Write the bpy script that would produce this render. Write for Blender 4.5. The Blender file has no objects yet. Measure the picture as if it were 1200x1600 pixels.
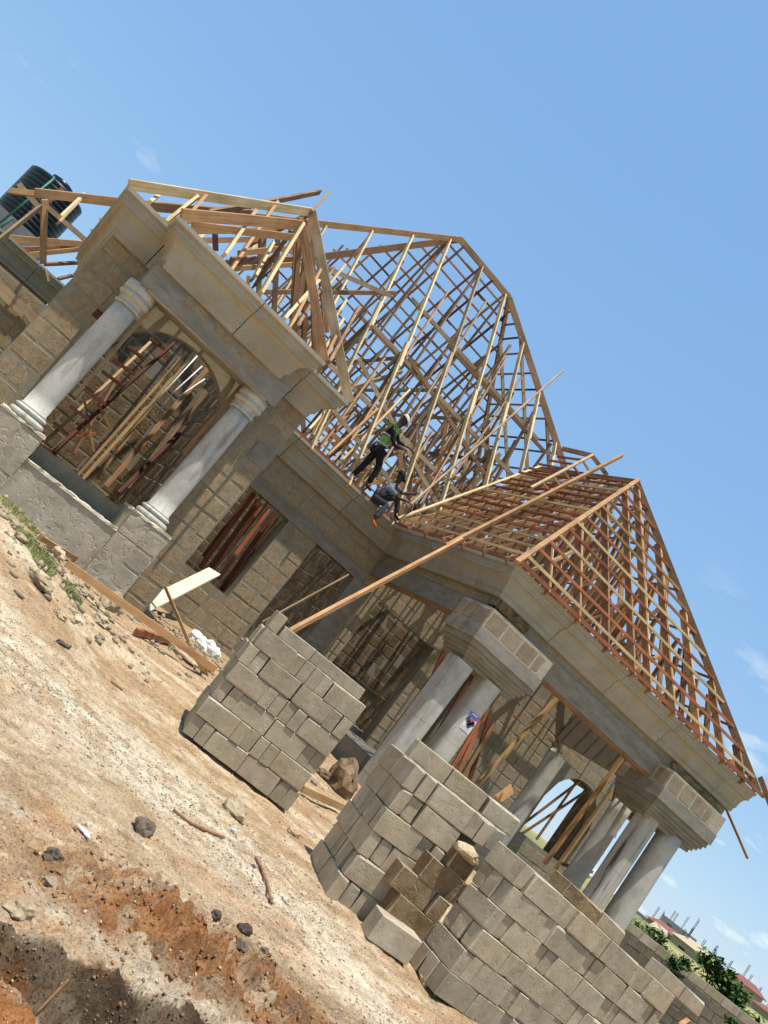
import bpy, math, random
import numpy as np
from mathutils import Vector, Matrix
random.seed(7); NR = np.random.RandomState(11)
scn = bpy.context.scene
COL = scn.collection
V = Vector

# ------------------------------------------------------------------ camera
ROLL, PITCH, YAW, FPX = math.radians(38.349), math.radians(10.575), math.radians(24.429), 1360.0
def cam_axes():
    cy, sy, cp, sp = math.cos(YAW), math.sin(YAW), math.cos(PITCH), math.sin(PITCH)
    fwd = V((sy*cp, cy*cp, sp)); right = V((cy, -sy, 0)); up = right.cross(fwd)
    cr, sr = math.cos(ROLL), math.sin(ROLL)
    return right*cr + up*sr, right*sr - up*cr, fwd
IX, IY, FW = cam_axes()
def ray(x, y): return IX*((x-600)/FPX) + IY*((y-800)/FPX) + FW
def onY(x, y, Y): d = ray(x, y); return d*(Y/d.y)
def onX(x, y, X): d = ray(x, y); return d*(X/d.x)
def onZ(x, y, Z): d = ray(x, y); return d*(Z/d.z)
cam_d = bpy.data.cameras.new('camera'); cam = bpy.data.objects.new('camera', cam_d); COL.objects.link(cam)
cam_d.sensor_fit = 'VERTICAL'; cam_d.sensor_height = 24; cam_d.lens = 24*FPX/1600
cam_d.clip_start = 0.1; cam_d.clip_end = 5000
m = Matrix.Identity(4)
for i in range(3): m[i][0] = IX[i]; m[i][1] = -IY[i]; m[i][2] = -FW[i]
cam.matrix_world = m
scn.camera = cam
# ------------------------------------------------------------------ light
SUN = V((-0.05, -0.21, 1.0)).normalized()
world = bpy.data.worlds.new('World'); scn.world = world; world.use_nodes = True
nt = world.node_tree; nt.nodes.clear()
out = nt.nodes.new('ShaderNodeOutputWorld'); bg = nt.nodes.new('ShaderNodeBackground')
sky = nt.nodes.new('ShaderNodeTexSky'); sky.sky_type = 'NISHITA'; sky.sun_disc = False
sky.sun_elevation = math.asin(SUN.z); sky.sun_rotation = math.atan2(SUN.x, SUN.y)
sky.air_density = 1.0; sky.dust_density = 0.25; sky.ozone_density = 1.4; sky.altitude = 600
bg.inputs['Strength'].default_value = 0.15
tc = nt.nodes.new('ShaderNodeTexCoord'); mp = nt.nodes.new('ShaderNodeMapping')
mp.inputs['Scale'].default_value = (3.0, 3.0, 9.0); mp.inputs['Location'].default_value = (1.7, .4, 0)
nz = nt.nodes.new('ShaderNodeTexNoise'); nz.inputs['Scale'].default_value = 2.6; nz.inputs['Detail'].default_value = 9; nz.inputs['Roughness'].default_value = .58
rp = nt.nodes.new('ShaderNodeValToRGB'); rp.color_ramp.elements[0].position = .585; rp.color_ramp.elements[1].position = .70
sep = nt.nodes.new('ShaderNodeSeparateXYZ')
elev = nt.nodes.new('ShaderNodeMapRange'); elev.inputs[1].default_value = .36; elev.inputs[2].default_value = .02; elev.inputs[3].default_value = 0; elev.inputs[4].default_value = 1
mul = nt.nodes.new('ShaderNodeMath'); mul.operation = 'MULTIPLY'
mixc = nt.nodes.new('ShaderNodeMixRGB'); mixc.inputs[2].default_value = (5.4, 5.6, 5.8, 1)
L = nt.links.new
L(tc.outputs['Generated'], mp.inputs[0]); L(mp.outputs[0], nz.inputs[0]); L(nz.outputs[0], rp.inputs[0])
L(tc.outputs['Generated'], sep.inputs[0]); L(sep.outputs[2], elev.inputs[0])
L(rp.outputs[0], mul.inputs[0]); L(elev.outputs[0], mul.inputs[1]); L(mul.outputs[0], mixc.inputs[0])
ss = nt.nodes.new('ShaderNodeSeparateColor'); sc_ = nt.nodes.new('ShaderNodeCombineColor'); L(sky.outputs[0], ss.inputs[0])
for ch, (ex, k_) in enumerate(((.50, 1.17), (.38, 1.82), (.20, 3.15))):      # tone of the hazy tropical sky
    pw = nt.nodes.new('ShaderNodeMath'); pw.operation = 'POWER'; pw.inputs[1].default_value = ex; L(ss.outputs[ch], pw.inputs[0])
    ml = nt.nodes.new('ShaderNodeMath'); ml.operation = 'MULTIPLY'; ml.inputs[1].default_value = k_; L(pw.outputs[0], ml.inputs[0]); L(ml.outputs[0], sc_.inputs[ch])
L(sc_.outputs[0], mixc.inputs[1]); L(mixc.outputs[0], bg.inputs[0]); L(bg.outputs[0], out.inputs[0])
sd = bpy.data.lights.new('sun', 'SUN'); sd.energy = 4.5; sd.angle = math.radians(.53); sd.color = (1, .95, .87)
so = bpy.data.objects.new('sun', sd); COL.objects.link(so); so.location = (0, 0, 60)
so.rotation_euler = SUN.to_track_quat('Z', 'Y').to_euler()
scn.view_settings.view_transform = 'Standard'; scn.view_settings.look = 'None'
scn.view_settings.exposure = 0.42; scn.view_settings.gamma = 1

# ------------------------------------------------------------------ materials
def node_mat(name, rough=.9):
    mt = bpy.data.materials.new(name); mt.use_nodes = True
    return mt, mt.node_tree, mt.node_tree.nodes['Principled BSDF']
def ramp(nt, stops, interp='LINEAR'):
    r = nt.nodes.new('ShaderNodeValToRGB'); e = r.color_ramp.elements; r.color_ramp.interpolation = interp
    e[0].position = stops[0][0]; e[0].color = (*stops[0][1], 1)
    e[1].position = stops[-1][0]; e[1].color = (*stops[-1][1], 1)
    for p, c in stops[1:-1]: k = e.new(p); k.color = (*c, 1)
    return r
def noise(nt, vec, scale, detail=5, rough=.6, vscale=None):
    n = nt.nodes.new('ShaderNodeTexNoise'); n.inputs['Scale'].default_value = scale
    n.inputs['Detail'].default_value = detail; n.inputs['Roughness'].default_value = rough
    if vscale:
        mp = nt.nodes.new('ShaderNodeMapping'); mp.inputs['Scale'].default_value = vscale
        nt.links.new(vec, mp.inputs[0]); vec = mp.outputs[0]
    nt.links.new(vec, n.inputs['Vector']); return n
def stone_mat(name, stops, scale=6, rand=.25, bump=.35, bscale=60, stain=None, rough=.93, vscale=None, pits=0):
    """mottled mineral surface; per-object random brightness; optional stain colour in patches"""
    mt, nt, b = node_mat(name); L = nt.links.new
    tc = nt.nodes.new('ShaderNodeTexCoord'); oi = nt.nodes.new('ShaderNodeObjectInfo')
    ad = nt.nodes.new('ShaderNodeVectorMath'); ad.operation = 'MULTIPLY_ADD'
    L(oi.outputs['Random'], ad.inputs[0]); ad.inputs[1].default_value = (37, 17, 51); L(tc.outputs['Object'], ad.inputs[2])
    vec = ad.outputs[0]
    n1 = noise(nt, vec, scale, 8, .65, vscale); r = ramp(nt, stops); L(n1.outputs[0], r.inputs[0]); colr = r.outputs[0]
    n3 = noise(nt, vec, bscale*1.3, 3, .7)
    r3 = ramp(nt, [(.3, (.78, .78, .78)), (.7, (1.15, 1.15, 1.15))]); L(n3.outputs[0], r3.inputs[0])
    mx = nt.nodes.new('ShaderNodeMixRGB'); mx.blend_type = 'MULTIPLY'; mx.inputs[0].default_value = .8
    L(colr, mx.inputs[1]); L(r3.outputs[0], mx.inputs[2]); colr = mx.outputs[0]
    if stain:
        n2 = noise(nt, vec, stain[2], 6, .6, stain[3] if len(stain) > 3 else None)
        rs = ramp(nt, [(stain[1]-.08, (0, 0, 0)), (stain[1]+.12, (1, 1, 1))]); L(n2.outputs[0], rs.inputs[0])
        m2 = nt.nodes.new('ShaderNodeMixRGB'); m2.inputs[2].default_value = (*stain[0], 1)
        L(rs.outputs[0], m2.inputs[0]); L(colr, m2.inputs[1]); colr = m2.outputs[0]
    hs = nt.nodes.new('ShaderNodeHueSaturation'); mr = nt.nodes.new('ShaderNodeMapRange')
    mr.inputs[3].default_value = 1-rand; mr.inputs[4].default_value = 1+rand
    L(oi.outputs['Random'], mr.inputs[0]); L(mr.outputs[0], hs.inputs['Value']); L(colr, hs.inputs['Color'])
    mh = nt.nodes.new('ShaderNodeMath'); mh.operation = 'FRACT'; mm = nt.nodes.new('ShaderNodeMath'); mm.operation = 'MULTIPLY'; mm.inputs[1].default_value = 7.31
    L(oi.outputs['Random'], mm.inputs[0]); L(mm.outputs[0], mh.inputs[0])
    ms = nt.nodes.new('ShaderNodeMapRange'); ms.inputs[3].default_value = .94; ms.inputs[4].default_value = 1.06
    L(mh.outputs[0], ms.inputs[0]); L(ms.outputs[0], hs.inputs['Saturation'])
    L(hs.outputs[0], b.inputs['Base Color']); b.inputs['Roughness'].default_value = rough
    b.inputs['Specular IOR Level'].default_value = .2
    nb = noise(nt, vec, bscale, 6, .7); bp = nt.nodes.new('ShaderNodeBump')
    bp.inputs['Strength'].default_value = bump; bp.inputs['Distance'].default_value = .012
    hgt = nb.outputs[0]
    if pits:
        vo = nt.nodes.new('ShaderNodeTexNoise'); vo.inputs['Scale'].default_value = pits; vo.inputs['Detail'].default_value = 2
        L(vec, vo.inputs['Vector']); rr = ramp(nt, [(.33, (0, 0, 0)), (.42, (1, 1, 1))]); L(vo.outputs[0], rr.inputs[0])
        mu = nt.nodes.new('ShaderNodeMath'); mu.operation = 'ADD'; L(hgt, mu.inputs[0]); L(rr.outputs[0], mu.inputs[1]); hgt = mu.outputs[0]
    L(hgt, bp.inputs['Height']); L(bp.outputs[0], b.inputs['Normal'])
    return mt
def wood_mat(name, c0, c1, rand=.25, rough=.75):
    mt, nt, b = node_mat(name); L = nt.links.new
    tc = nt.nodes.new('ShaderNodeTexCoord'); oi = nt.nodes.new('ShaderNodeObjectInfo')
    ad = nt.nodes.new('ShaderNodeVectorMath'); ad.operation = 'MULTIPLY_ADD'
    L(oi.outputs['Random'], ad.inputs[0]); ad.inputs[1].default_value = (37, 17, 51); L(tc.outputs['Object'], ad.inputs[2])
    n1 = noise(nt, ad.outputs[0], 5, 7, .65, (.35, 6, 6)); n2 = noise(nt, ad.outputs[0], 1.2, 3, .5, (1.6, 1, 1))
    mu = nt.nodes.new('ShaderNodeMath'); mu.operation = 'MULTIPLY_ADD'; mu.inputs[1].default_value = .6
    L(n1.outputs[0], mu.inputs[0]); m3 = nt.nodes.new('ShaderNodeMath'); m3.operation = 'MULTIPLY'; m3.inputs[1].default_value = .4
    L(n2.outputs[0], m3.inputs[0]); L(m3.outputs[0], mu.inputs[2])
    r = ramp(nt, [(.34, c0), (.62, c1)]); L(mu.outputs[0], r.inputs[0])
    hs = nt.nodes.new('ShaderNodeHueSaturation'); mr = nt.nodes.new('ShaderNodeMapRange')
    mr.inputs[3].default_value = 1-rand; mr.inputs[4].default_value = 1+rand
    L(oi.outputs['Random'], mr.inputs[0]); L(mr.outputs[0], hs.inputs['Value']); L(r.outputs[0], hs.inputs['Color'])
    L(hs.outputs[0], b.inputs['Base Color']); b.inputs['Roughness'].default_value = rough
    b.inputs['Specular IOR Level'].default_value = .25
    bp = nt.nodes.new('ShaderNodeBump'); bp.inputs['Strength'].default_value = .25; bp.inputs['Distance'].default_value = .006
    L(n1.outputs[0], bp.inputs['Height']); L(bp.outputs[0], b.inputs['Normal'])
    return mt
def plain(name, c, rough=.7, metal=0, spec=.3, vary=.15):
    mt, nt, b = node_mat(name); L = nt.links.new
    tc = nt.nodes.new('ShaderNodeTexCoord'); n = noise(nt, tc.outputs['Object'], 14, 5, .6)
    r = ramp(nt, [(.3, tuple(v*(1-vary) for v in c)), (.7, tuple(min(1, v*(1+vary)) for v in c))]); L(n.outputs[0], r.inputs[0])
    L(r.outputs[0], b.inputs['Base Color']); b.inputs['Roughness'].default_value = rough; b.inputs['Metallic'].default_value = metal
    b.inputs['Specular IOR Level'].default_value = spec
    return mt
M = {}
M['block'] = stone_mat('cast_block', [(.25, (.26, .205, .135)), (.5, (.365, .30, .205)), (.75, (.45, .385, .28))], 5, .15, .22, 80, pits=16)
M['block_brown'] = stone_mat('weathered_shaded_block', [(.25, (.10, .065, .033)), (.5, (.19, .13, .07)), (.75, (.29, .215, .125))], 5, .2, .6, 55, pits=14)  # brown weathered blocks; on interior walls the dark tone also paints shade
M['worn'] = stone_mat('worn_block_edge', [(.25, (.30, .25, .17)), (.5, (.42, .36, .27)), (.75, (.52, .46, .36))], 14, .1, .4, 80)
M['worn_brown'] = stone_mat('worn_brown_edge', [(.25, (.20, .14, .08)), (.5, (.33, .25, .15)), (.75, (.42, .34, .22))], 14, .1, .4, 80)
M['darkblock'] = stone_mat('shaded_wall_block', [(.3, (.13, .105, .075)), (.7, (.22, .185, .135))], 5, .12, .5, 60)  # compound wall: shade of its face put into a darker block colour
M['inset'] = stone_mat('corbel_block', [(.25, (.19, .14, .085)), (.5, (.27, .21, .14)), (.75, (.34, .28, .20))], 6, .1, .5, 60)
WORN = {'cast_block': M['worn'], 'weathered_shaded_block': M['worn_brown']}
M['wblock'] = stone_mat('wall_block', [(.25, (.19, .145, .085)), (.48, (.275, .215, .13)), (.57, (.33, .235, .13)), (.64, (.33, .265, .17)), (.8, (.36, .305, .215))], 11, .08, .4, 45, stain=((.25, .212, .15), .60, 5.5), pits=22)
M['mortar'] = stone_mat('mortar', [(.3, (.21, .178, .12)), (.7, (.29, .252, .18))], 4, .05, .6, 50)
M['cornice'] = stone_mat('cast_cornice', [(.25, (.25, .22, .17)), (.5, (.33, .30, .235)), (.75, (.39, .36, .29))], 1.6, .05, .25, 60, stain=((.34, .26, .15), .60, 1.7), pits=0)
M['beam'] = stone_mat('formed_concrete', [(.25, (.16, .142, .11)), (.5, (.235, .212, .168)), (.75, (.32, .29, .235))], 2.2, .08, .4, 50, vscale=(1, 1, 3), stain=((.28, .2, .11), .66, 2.5))
M['column'] = stone_mat('column_plaster', [(.25, (.34, .315, .26)), (.5, (.45, .425, .365)), (.8, (.55, .525, .46))], 3.2, .05, .35, 40, stain=((.24, .215, .18), .62, 4, (1.6, 1.6, .3)))
M['streaked'] = stone_mat('streaked_plaster', [(.36, (.10, .095, .085)), (.44, (.36, .34, .29)), (.6, (.43, .405, .35)), (.8, (.48, .455, .40))], 5, .03, .4, 40, vscale=(1.6, 1.6, .13))
M['plaster'] = stone_mat('rough_plaster', [(.25, (.27, .22, .155)), (.5, (.39, .34, .255)), (.75, (.48, .43, .34))], 2.6, .08, .5, 40, stain=((.29, .245, .18), .6, 2), pits=12)
M['limey'] = stone_mat('lime_mortar', [(.3, (.45, .40, .28)), (.7, (.62, .57, .44))], 9, .05, .8, 50)
M['pale'] = wood_mat('pale_timber', (.38, .25, .11), (.66, .50, .27), .22)
M['orange'] = wood_mat('fresh_timber', (.30, .15, .06), (.54, .31, .14), .22)
M['brown'] = wood_mat('brown_timber', (.13, .06, .027), (.33, .185, .09), .35)
M['red'] = wood_mat('treated_timber', (.18, .052, .024), (.42, .15, .065), .28)
M['darkred'] = wood_mat('stained_timber', (.06, .018, .01), (.16, .05, .025), .25)
M['grey_wood'] = wood_mat('weathered_timber', (.19, .125, .07), (.42, .30, .18), .25)
M['plank'] = wood_mat('plank_timber', (.62, .52, .33), (.78, .70, .50), .05)
M['bamboo'] = wood_mat('bamboo', (.26, .15, .055), (.46, .30, .13), .2, .5)
M['rock'] = stone_mat('rock', [(.3, (.30, .22, .13)), (.7, (.55, .45, .30))], 5, .25, .7, 40)
M['dark_rock'] = stone_mat('dark_rock', [(.3, (.06, .045, .032)), (.7, (.17, .13, .09))], 8, .25, .7, 40)
M['steel'] = plain('rusty_steel', (.06, .04, .032), .6, .5)
M['skin'] = plain('skin', (.035, .018, .012), .45, 0, .4)
M['black'] = plain('black_cloth', (.012, .012, .013), .9)
M['jeans'] = plain('dark_jeans', (.03, .032, .038), .9, vary=.4)
M['shirt'] = plain('grey_shirt', (.13, .16, .18), .9, vary=.3)
M['vest'] = plain('green_vest', (.20, .34, .09), .8, vary=.45)
M['silver'] = plain('reflective_tape', (.55, .55, .5), .4)
M['cap'] = plain('cream_cap', (.62, .55, .45), .9)
M['shoe'] = plain('orange_shoe', (.6, .09, .03), .6)
M['tank'] = plain('dark_plastic', (.005, .011, .013), .32, 0, .4)
M['pipe'] = plain('green_pipe', (.06, .22, .15), .5)
M['bag'] = plain('white_plastic', (.72, .71, .68), .5)
M['leaf'] = plain('leaf', (.05, .11, .02), .7, vary=.5)
M['grass'] = plain('grass_blade', (.24, .27, .09), .8, vary=.5)
M['redroof'] = plain('red_roofing', (.21, .075, .055), .6)
M['creamwall'] = plain('cream_render', (.42, .34, .22), .9)
M['greywall'] = plain('grey_render', (.20, .20, .20), .9)
M['white'] = plain('white_paper', (.75, .75, .76), .6)
M['blue'] = plain('blue_print', (.03, .19, .55), .6)
M['magenta'] = plain('red_print', (.5, .06, .12), .6)
M['dkprint'] = plain('dark_print', (.03, .07, .09), .6)
M['pink'] = plain('pale_print', (.5, .36, .40), .6)

# ------------------------------------------------------------------ object helpers
def mesh_obj(name, verts, faces, mat, parent=None, smooth=False, origin=None):
    me = bpy.data.meshes.new(name)
    o = bpy.data.objects.new(name, me); COL.objects.link(o)
    vs = [V(v) for v in verts]
    if origin is not None:
        origin = V(origin); vs = [v-origin for v in vs]; o.location = origin
    me.from_pydata([tuple(v) for v in vs], [], faces); me.update()
    for mm in (mat if isinstance(mat, (list, tuple)) else [mat]): me.materials.append(mm)
    if smooth: me.polygons.foreach_set('use_smooth', [True]*len(me.polygons))
    setpar(o, parent); return o
def setpar(o, parent):
    if parent is None: return
    w = parent
    T = Matrix.Identity(4)
    chain = []
    while w is not None: chain.append(w); w = w.parent
    for c in reversed(chain): T = T @ (c.matrix_parent_inverse if c.parent else Matrix.Identity(4)) @ c.matrix_basis
    o.parent = parent; o.matrix_parent_inverse = T.inverted()
def tag(o, label=None, cat=None, group=None, kind=None):
    if label: o['label'] = label
    if cat: o['category'] = cat
    if group: o['group'] = group
    if kind: o['kind'] = kind
    return o
def thing(name, label, cat, loc=(0, 0, 0), group=None):
    o = bpy.data.objects.new(name, None); COL.objects.link(o); o.location = loc; o.empty_display_size = .2
    return tag(o, label, cat, group)
class MB:
    def __init__(s): s.v = []; s.f = []
    def add(s, vs, fs):
        n = len(s.v); s.v += [V(v) for v in vs]; s.f += [tuple(i+n for i in f) for f in fs]
    def box(s, a, b):
        x0, y0, z0 = a; x1, y1, z1 = b
        s.add([(x0,y0,z0),(x1,y0,z0),(x1,y1,z0),(x0,y1,z0),(x0,y0,z1),(x1,y0,z1),(x1,y1,z1),(x0,y1,z1)],
              [(0,3,2,1),(4,5,6,7),(0,1,5,4),(1,2,6,5),(2,3,7,6),(3,0,4,7)])
    def bar(s, p0, p1, w, h, up=V((0, 0, 1))):
        p0 = V(p0); p1 = V(p1); d = (p1-p0).normalized(); a = d.cross(up)
        if a.length < 1e-3: a = V((1, 0, 0))
        a.normalize(); b = a.cross(d)
        vs = []
        for p in (p0, p1):
            for (i, j) in ((-1,-1),(1,-1),(1,1),(-1,1)): vs.append(p + a*(i*w/2) + b*(j*h/2))
        s.add(vs, [(0,1,2,3),(7,6,5,4),(0,4,5,1),(1,5,6,2),(2,6,7,3),(3,7,4,0)])
    def tube(s, pts, r, n=8, caps=True):
        pts = [V(p) for p in pts]; rs = r if isinstance(r, (list, tuple)) else [r]*len(pts); base = len(s.v); fs = []
        for k, p in enumerate(pts):
            d = (pts[min(k+1, len(pts)-1)]-pts[max(k-1, 0)]).normalized()
            a = d.cross(V((0, 0, 1)));
            if a.length < .05: a = d.cross(V((1, 0, 0)))
            a.normalize(); b = a.cross(d)
            for i in range(n):
                t = 2*math.pi*i/n; s.v.append(p + (a*math.cos(t)+b*math.sin(t))*rs[k])
        for k in range(len(pts)-1):
            for i in range(n):
                j = (i+1) % n; s.f.append((base+k*n+i, base+k*n+j, base+(k+1)*n+j, base+(k+1)*n+i))
        if caps:
            s.f.append(tuple(base+i for i in reversed(range(n)))); s.f.append(tuple(base+(len(pts)-1)*n+i for i in range(n)))
    def lathe(s, c, prof, n=24):
        c = V(c); base = len(s.v)
        for (r, z) in prof:
            for i in range(n):
                t = 2*math.pi*i/n; s.v.append(c + V((r*math.cos(t), r*math.sin(t), z)))
        for k in range(len(prof)-1):
            for i in range(n):
                j = (i+1) % n; s.f.append((base+k*n+i, base+k*n+j, base+(k+1)*n+j, base+(k+1)*n+i))
        s.f.append(tuple(base+i for i in reversed(range(n)))); s.f.append(tuple(base+(len(prof)-1)*n+i for i in range(n)))
    def build(s, name, mat, parent=None, smooth=False, origin=None): return mesh_obj(name, s.v, s.f, mat, parent, smooth, origin)

def timber(name, p0, p1, w, h, mat, parent=None, up=V((0, 0, 1)), bow=.012, seg=3):
    """sawn board along local X, slightly bowed, its own object"""
    p0 = V(p0); p1 = V(p1); d = p1-p0; ln = d.length
    if ln < .02: return None
    d.normalize(); a = up.cross(d)
    if a.length < 1e-3: a = V((0, 1, 0)).cross(d)
    a.normalize(); b = d.cross(a)
    vs = []; fs = []
    by = random.uniform(-1, 1)*bow*ln*.25; bz = random.uniform(-1, 1)*bow*ln*.25
    for k in range(seg+1):
        t = k/seg; q = math.sin(math.pi*t)
        for (i, j) in ((-1,-1),(1,-1),(1,1),(-1,1)):
            vs.append((ln*t, i*w/2+by*q, j*h/2+bz*q))
    fs.append((3,2,1,0)); n = seg*4; fs.append((n, n+1, n+2, n+3))
    for k in range(seg):
        o_ = k*4
        for i in range(4):
            j = (i+1) % 4; fs.append((o_+i, o_+j, o_+4+j, o_+4+i))
    me = bpy.data.meshes.new(name); me.from_pydata(vs, [], fs); me.update(); me.materials.append(mat)
    o = bpy.data.objects.new(name, me); COL.objects.link(o)
    mw = Matrix.Identity(4)
    for i in range(3): mw[i][0] = d[i]; mw[i][1] = a[i]; mw[i][2] = b[i]; mw[i][3] = p0[i]
    if parent is not None: setpar(o, parent)
    o.matrix_basis = mw
    return o
_bm = {}
def block_mesh(l, h, d, mat, var=0, key='', rough=1.0):
    """bevelled, slightly irregular block centred on its bottom face; X length, Y depth, Z height"""
    k = (round(l, 2), round(h, 3), round(d, 2), mat.name, var)
    if k in _bm: return _bm[k]
    l, h, d = k[0], k[1], k[2]
    rn = random.Random(hash((k[0], k[1], k[2], var)) & 0xffff)
    bev = .0085*rough; vs = []; idx = {}
    for sx in (-1, 1):
        for sy in (-1, 1):
            for sz in (-1, 1):
                jj = V((rn.uniform(-1, 1), rn.uniform(-1, 1), rn.uniform(-1, 1)))*.0032*rough
                be = bev*rn.choice((.4, .6, .8, 1.0, 2.6))
                c = V((sx*l/2, sy*d/2, sz*h/2))+jj
                for ax in range(3):
                    v = c.copy()
                    for a2 in range(3):
                        if a2 != ax: v[a2] -= (sx, sy, sz)[a2]*be
                    idx[(sx, sy, sz, ax)] = len(vs); vs.append(v+V((0, 0, h/2)))
    fs = []
    def quad(ks):
        f = [idx[k] for k in ks]; n = (vs[f[1]]-vs[f[0]]).cross(vs[f[2]]-vs[f[0]]); c = sum((vs[i] for i in f), V())/len(f)-V((0, 0, h/2))
        if n.dot(c) < 0: f = f[::-1]
        fs.append(tuple(f))
    for ax in range(3):
        o1, o2 = [a for a in range(3) if a != ax]
        for s in (-1, 1):
            def kk(a, b):
                t = [0, 0, 0]; t[ax] = s; t[o1] = a; t[o2] = b; return (*t, ax)
            quad([kk(-1, -1), kk(1, -1), kk(1, 1), kk(-1, 1)])
    for ax in range(3):
        o1, o2 = [a for a in range(3) if a != ax]
        for s1 in (-1, 1):
            for s2 in (-1, 1):
                def kk(a, f):
                    t = [0, 0, 0]; t[ax] = a; t[o1] = s1; t[o2] = s2; return (*t, f)
                quad([kk(-1, o1), kk(1, o1), kk(1, o2), kk(-1, o2)])
    for sx in (-1, 1):
        for sy in (-1, 1):
            for sz in (-1, 1): quad([(sx, sy, sz, 0), (sx, sy, sz, 1), (sx, sy, sz, 2)])
    me = bpy.data.meshes.new('block'); me.from_pydata([tuple(v) for v in vs], [], fs); me.update(); me.materials.append(mat)
    if mat.name in WORN: me.materials.append(WORN[mat.name]); me.polygons.foreach_set('material_index', [0]*6+[1]*(len(fs)-6))
    _bm[k] = me; return me
# ------------------------------------------------------------------ ground (one sheet to the horizon)
_tab = {}
def vnoise(x, y, seed, scale):
    if seed not in _tab: _tab[seed] = np.random.RandomState(seed).rand(256, 256)
    T = _tab[seed]
    u = x*scale; v = y*scale; iu = np.floor(u).astype(int); iv = np.floor(v).astype(int)
    fu = u-iu; fv = v-iv; fu = fu*fu*(3-2*fu); fv = fv*fv*(3-2*fv)
    g = lambda a, b: T[a & 255, b & 255]
    return (g(iu, iv)*(1-fu)+g(iu+1, iv)*fu)*(1-fv)+(g(iu, iv+1)*(1-fu)+g(iu+1, iv+1)*fu)*fv
def fbm(x, y, seed, scale, octv=5, gain=.5):
    t = 0; a = 1; n = 0
    for i in range(octv):
        t = t+a*vnoise(x*1.0, y*1.0, seed+i, scale*(2**i)); n += a; a *= gain
    return t/n
def sstep(a, b, x): t = np.clip((x-a)/(b-a), 0, 1); return t*t*(3-2*t)
def seg_dist(x, y, pts):
    """distance and signed side to a polyline"""
    D = np.full(np.shape(x), 1e9); S = np.zeros(np.shape(x))
    for (ax, ay), (bx, by) in zip(pts[:-1], pts[1:]):
        dx, dy = bx-ax, by-ay; t = np.clip(((x-ax)*dx+(y-ay)*dy)/(dx*dx+dy*dy), 0, 1)
        d = np.hypot(x-ax-t*dx, y-ay-t*dy); sd = (x-ax)*dy-(y-ay)*dx
        m_ = d < D; S = np.where(m_, np.sign(sd), S); D = np.where(m_, d, D)
    return D, S
def g2(x, y, z=-1.58): p = onZ(x, y, z); return (p.x, p.y)
BANK = [(-3.0, 4.9)] + [g2(*p) for p in ((-30, 1418), (60, 1452), (150, 1502), (240, 1548), (330, 1603))] + [(3.4, 2.2), (4.5, .6)]
_bp = sorted([p for p in BANK if p[1] > 2.4 or p[0] > 3])
BXS = np.array([p[0] for p in _bp]); BYS = np.array([p[1] for p in _bp])
def bank_w(x, y): return (np.interp(x, BXS, BYS)-y)*.86        # metres past the lip of the cut, towards the track side
def base_h(x, y):
    z = -1.60 + .13*sstep(4.5, 9, y) + .38*sstep(8.5, 13.2, y)
    z = z - .16*sstep(6.5, 11, x)*sstep(20, 12, y) - .30*sstep(12, 20, x)
    z = z + .25*sstep(3.2, 1.2, x)*sstep(7.5, 11.5, y)          # rubble heap rising by the bay
    z = z - .9*sstep(24, 45, np.hypot(x-6, y-16)) + 3.0*sstep(40, 170, np.hypot(x, y)) + 1.5*sstep(150, 420, np.hypot(x, y))
    return z
def ground_h(x, y, fine=True):
    z = base_h(x, y)
    n = fbm(x, y, 3, .55, 4)-.5; z = z+n*.16*sstep(2.5, 5, y)
    near = np.exp(-((np.hypot(x-3, y-6))/9)**2)
    # ruts running along the track
    s = (x*.98+y*-.22); t = (x*.22+y*.98)
    z = z + (.035*(fbm(s*.35, t*1.6, 9, 1.0, 5)-.5))*near*1.8
    z = z + (fbm(x, y, 23, 14, 3)-.5)*.022*near
    z = z + (fbm(x, y, 21, 7, 5, .6)-.5)*.045*near
    w = bank_w(x, y) + (fbm(x, y, 40, 2.6, 5, .6)-.5)*.26
    z = z + (fbm(x, y, 48, 7, 5, .65)-.5)*.30*np.exp(-((w-.06)/.14)**2)
    z = z + (fbm(x, y, 62, 19, 3, .6)-.5)*.075*np.exp(-((w-.08)/.14)**2)
    drop = sstep(.0, .13, w)
    z = z - drop*(.15+.10*(fbm(x, y, 46, 5, 3)-.5)+.05*(fbm(x, y, 44, 3, 3)-.5))*sstep(9, 5, np.hypot(x, y))
    # churned clay just above the bank
    cl = np.exp(-((x-CL[0])**2/.55+(y-CL[1])**2/.30))+.7*np.exp(-((x-CL2[0])**2/.6+(y-CL2[1])**2/.25))
    z = z + cl*np.abs(fbm(x, y, 60, 5.5, 5, .6)-.5)*.42 + cl*(fbm(x, y, 61, 13, 4, .65)-.5)*.11
    mo = np.exp(-((x-MO[0])**2+(y-MO[1])**2)/.04)
    z = z + mo*(.10+.09*(fbm(x, y, 120, 9, 4, .65)-.5)*2)
    return z
CL = g2(250, 1440); CL2 = g2(380, 1530); MO = g2(-5, 1605, -1.75)
def H(x, y): return float(ground_h(np.array([x]), np.array([y]))[0])
def axis(lo, a, b, hi, step):
    mid = np.arange(a, b, step); o = []; v = b; k = step
    while v < hi: o.append(v); k *= 1.16; v += k
    o.append(hi); p = []; v = a; k = step
    while v > lo:
        k *= 1.16; v -= k; p.append(max(v, lo))
    return np.array(p[::-1]+list(mid)+o)
def fine(lo, a, m_, b, hi, s1, s2): q = axis(lo, a, b, hi, s2); q = q[(q < a) | (q >= m_)]; return np.concatenate([q[q < a], np.arange(a, m_, s1), q[q >= m_]])
gx = fine(-1500, .6, 4.8, 8.6, 2500, .016, .034); gy = fine(-400, 2.3, 5.6, 12.5, 2500, .015, .034)
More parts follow.
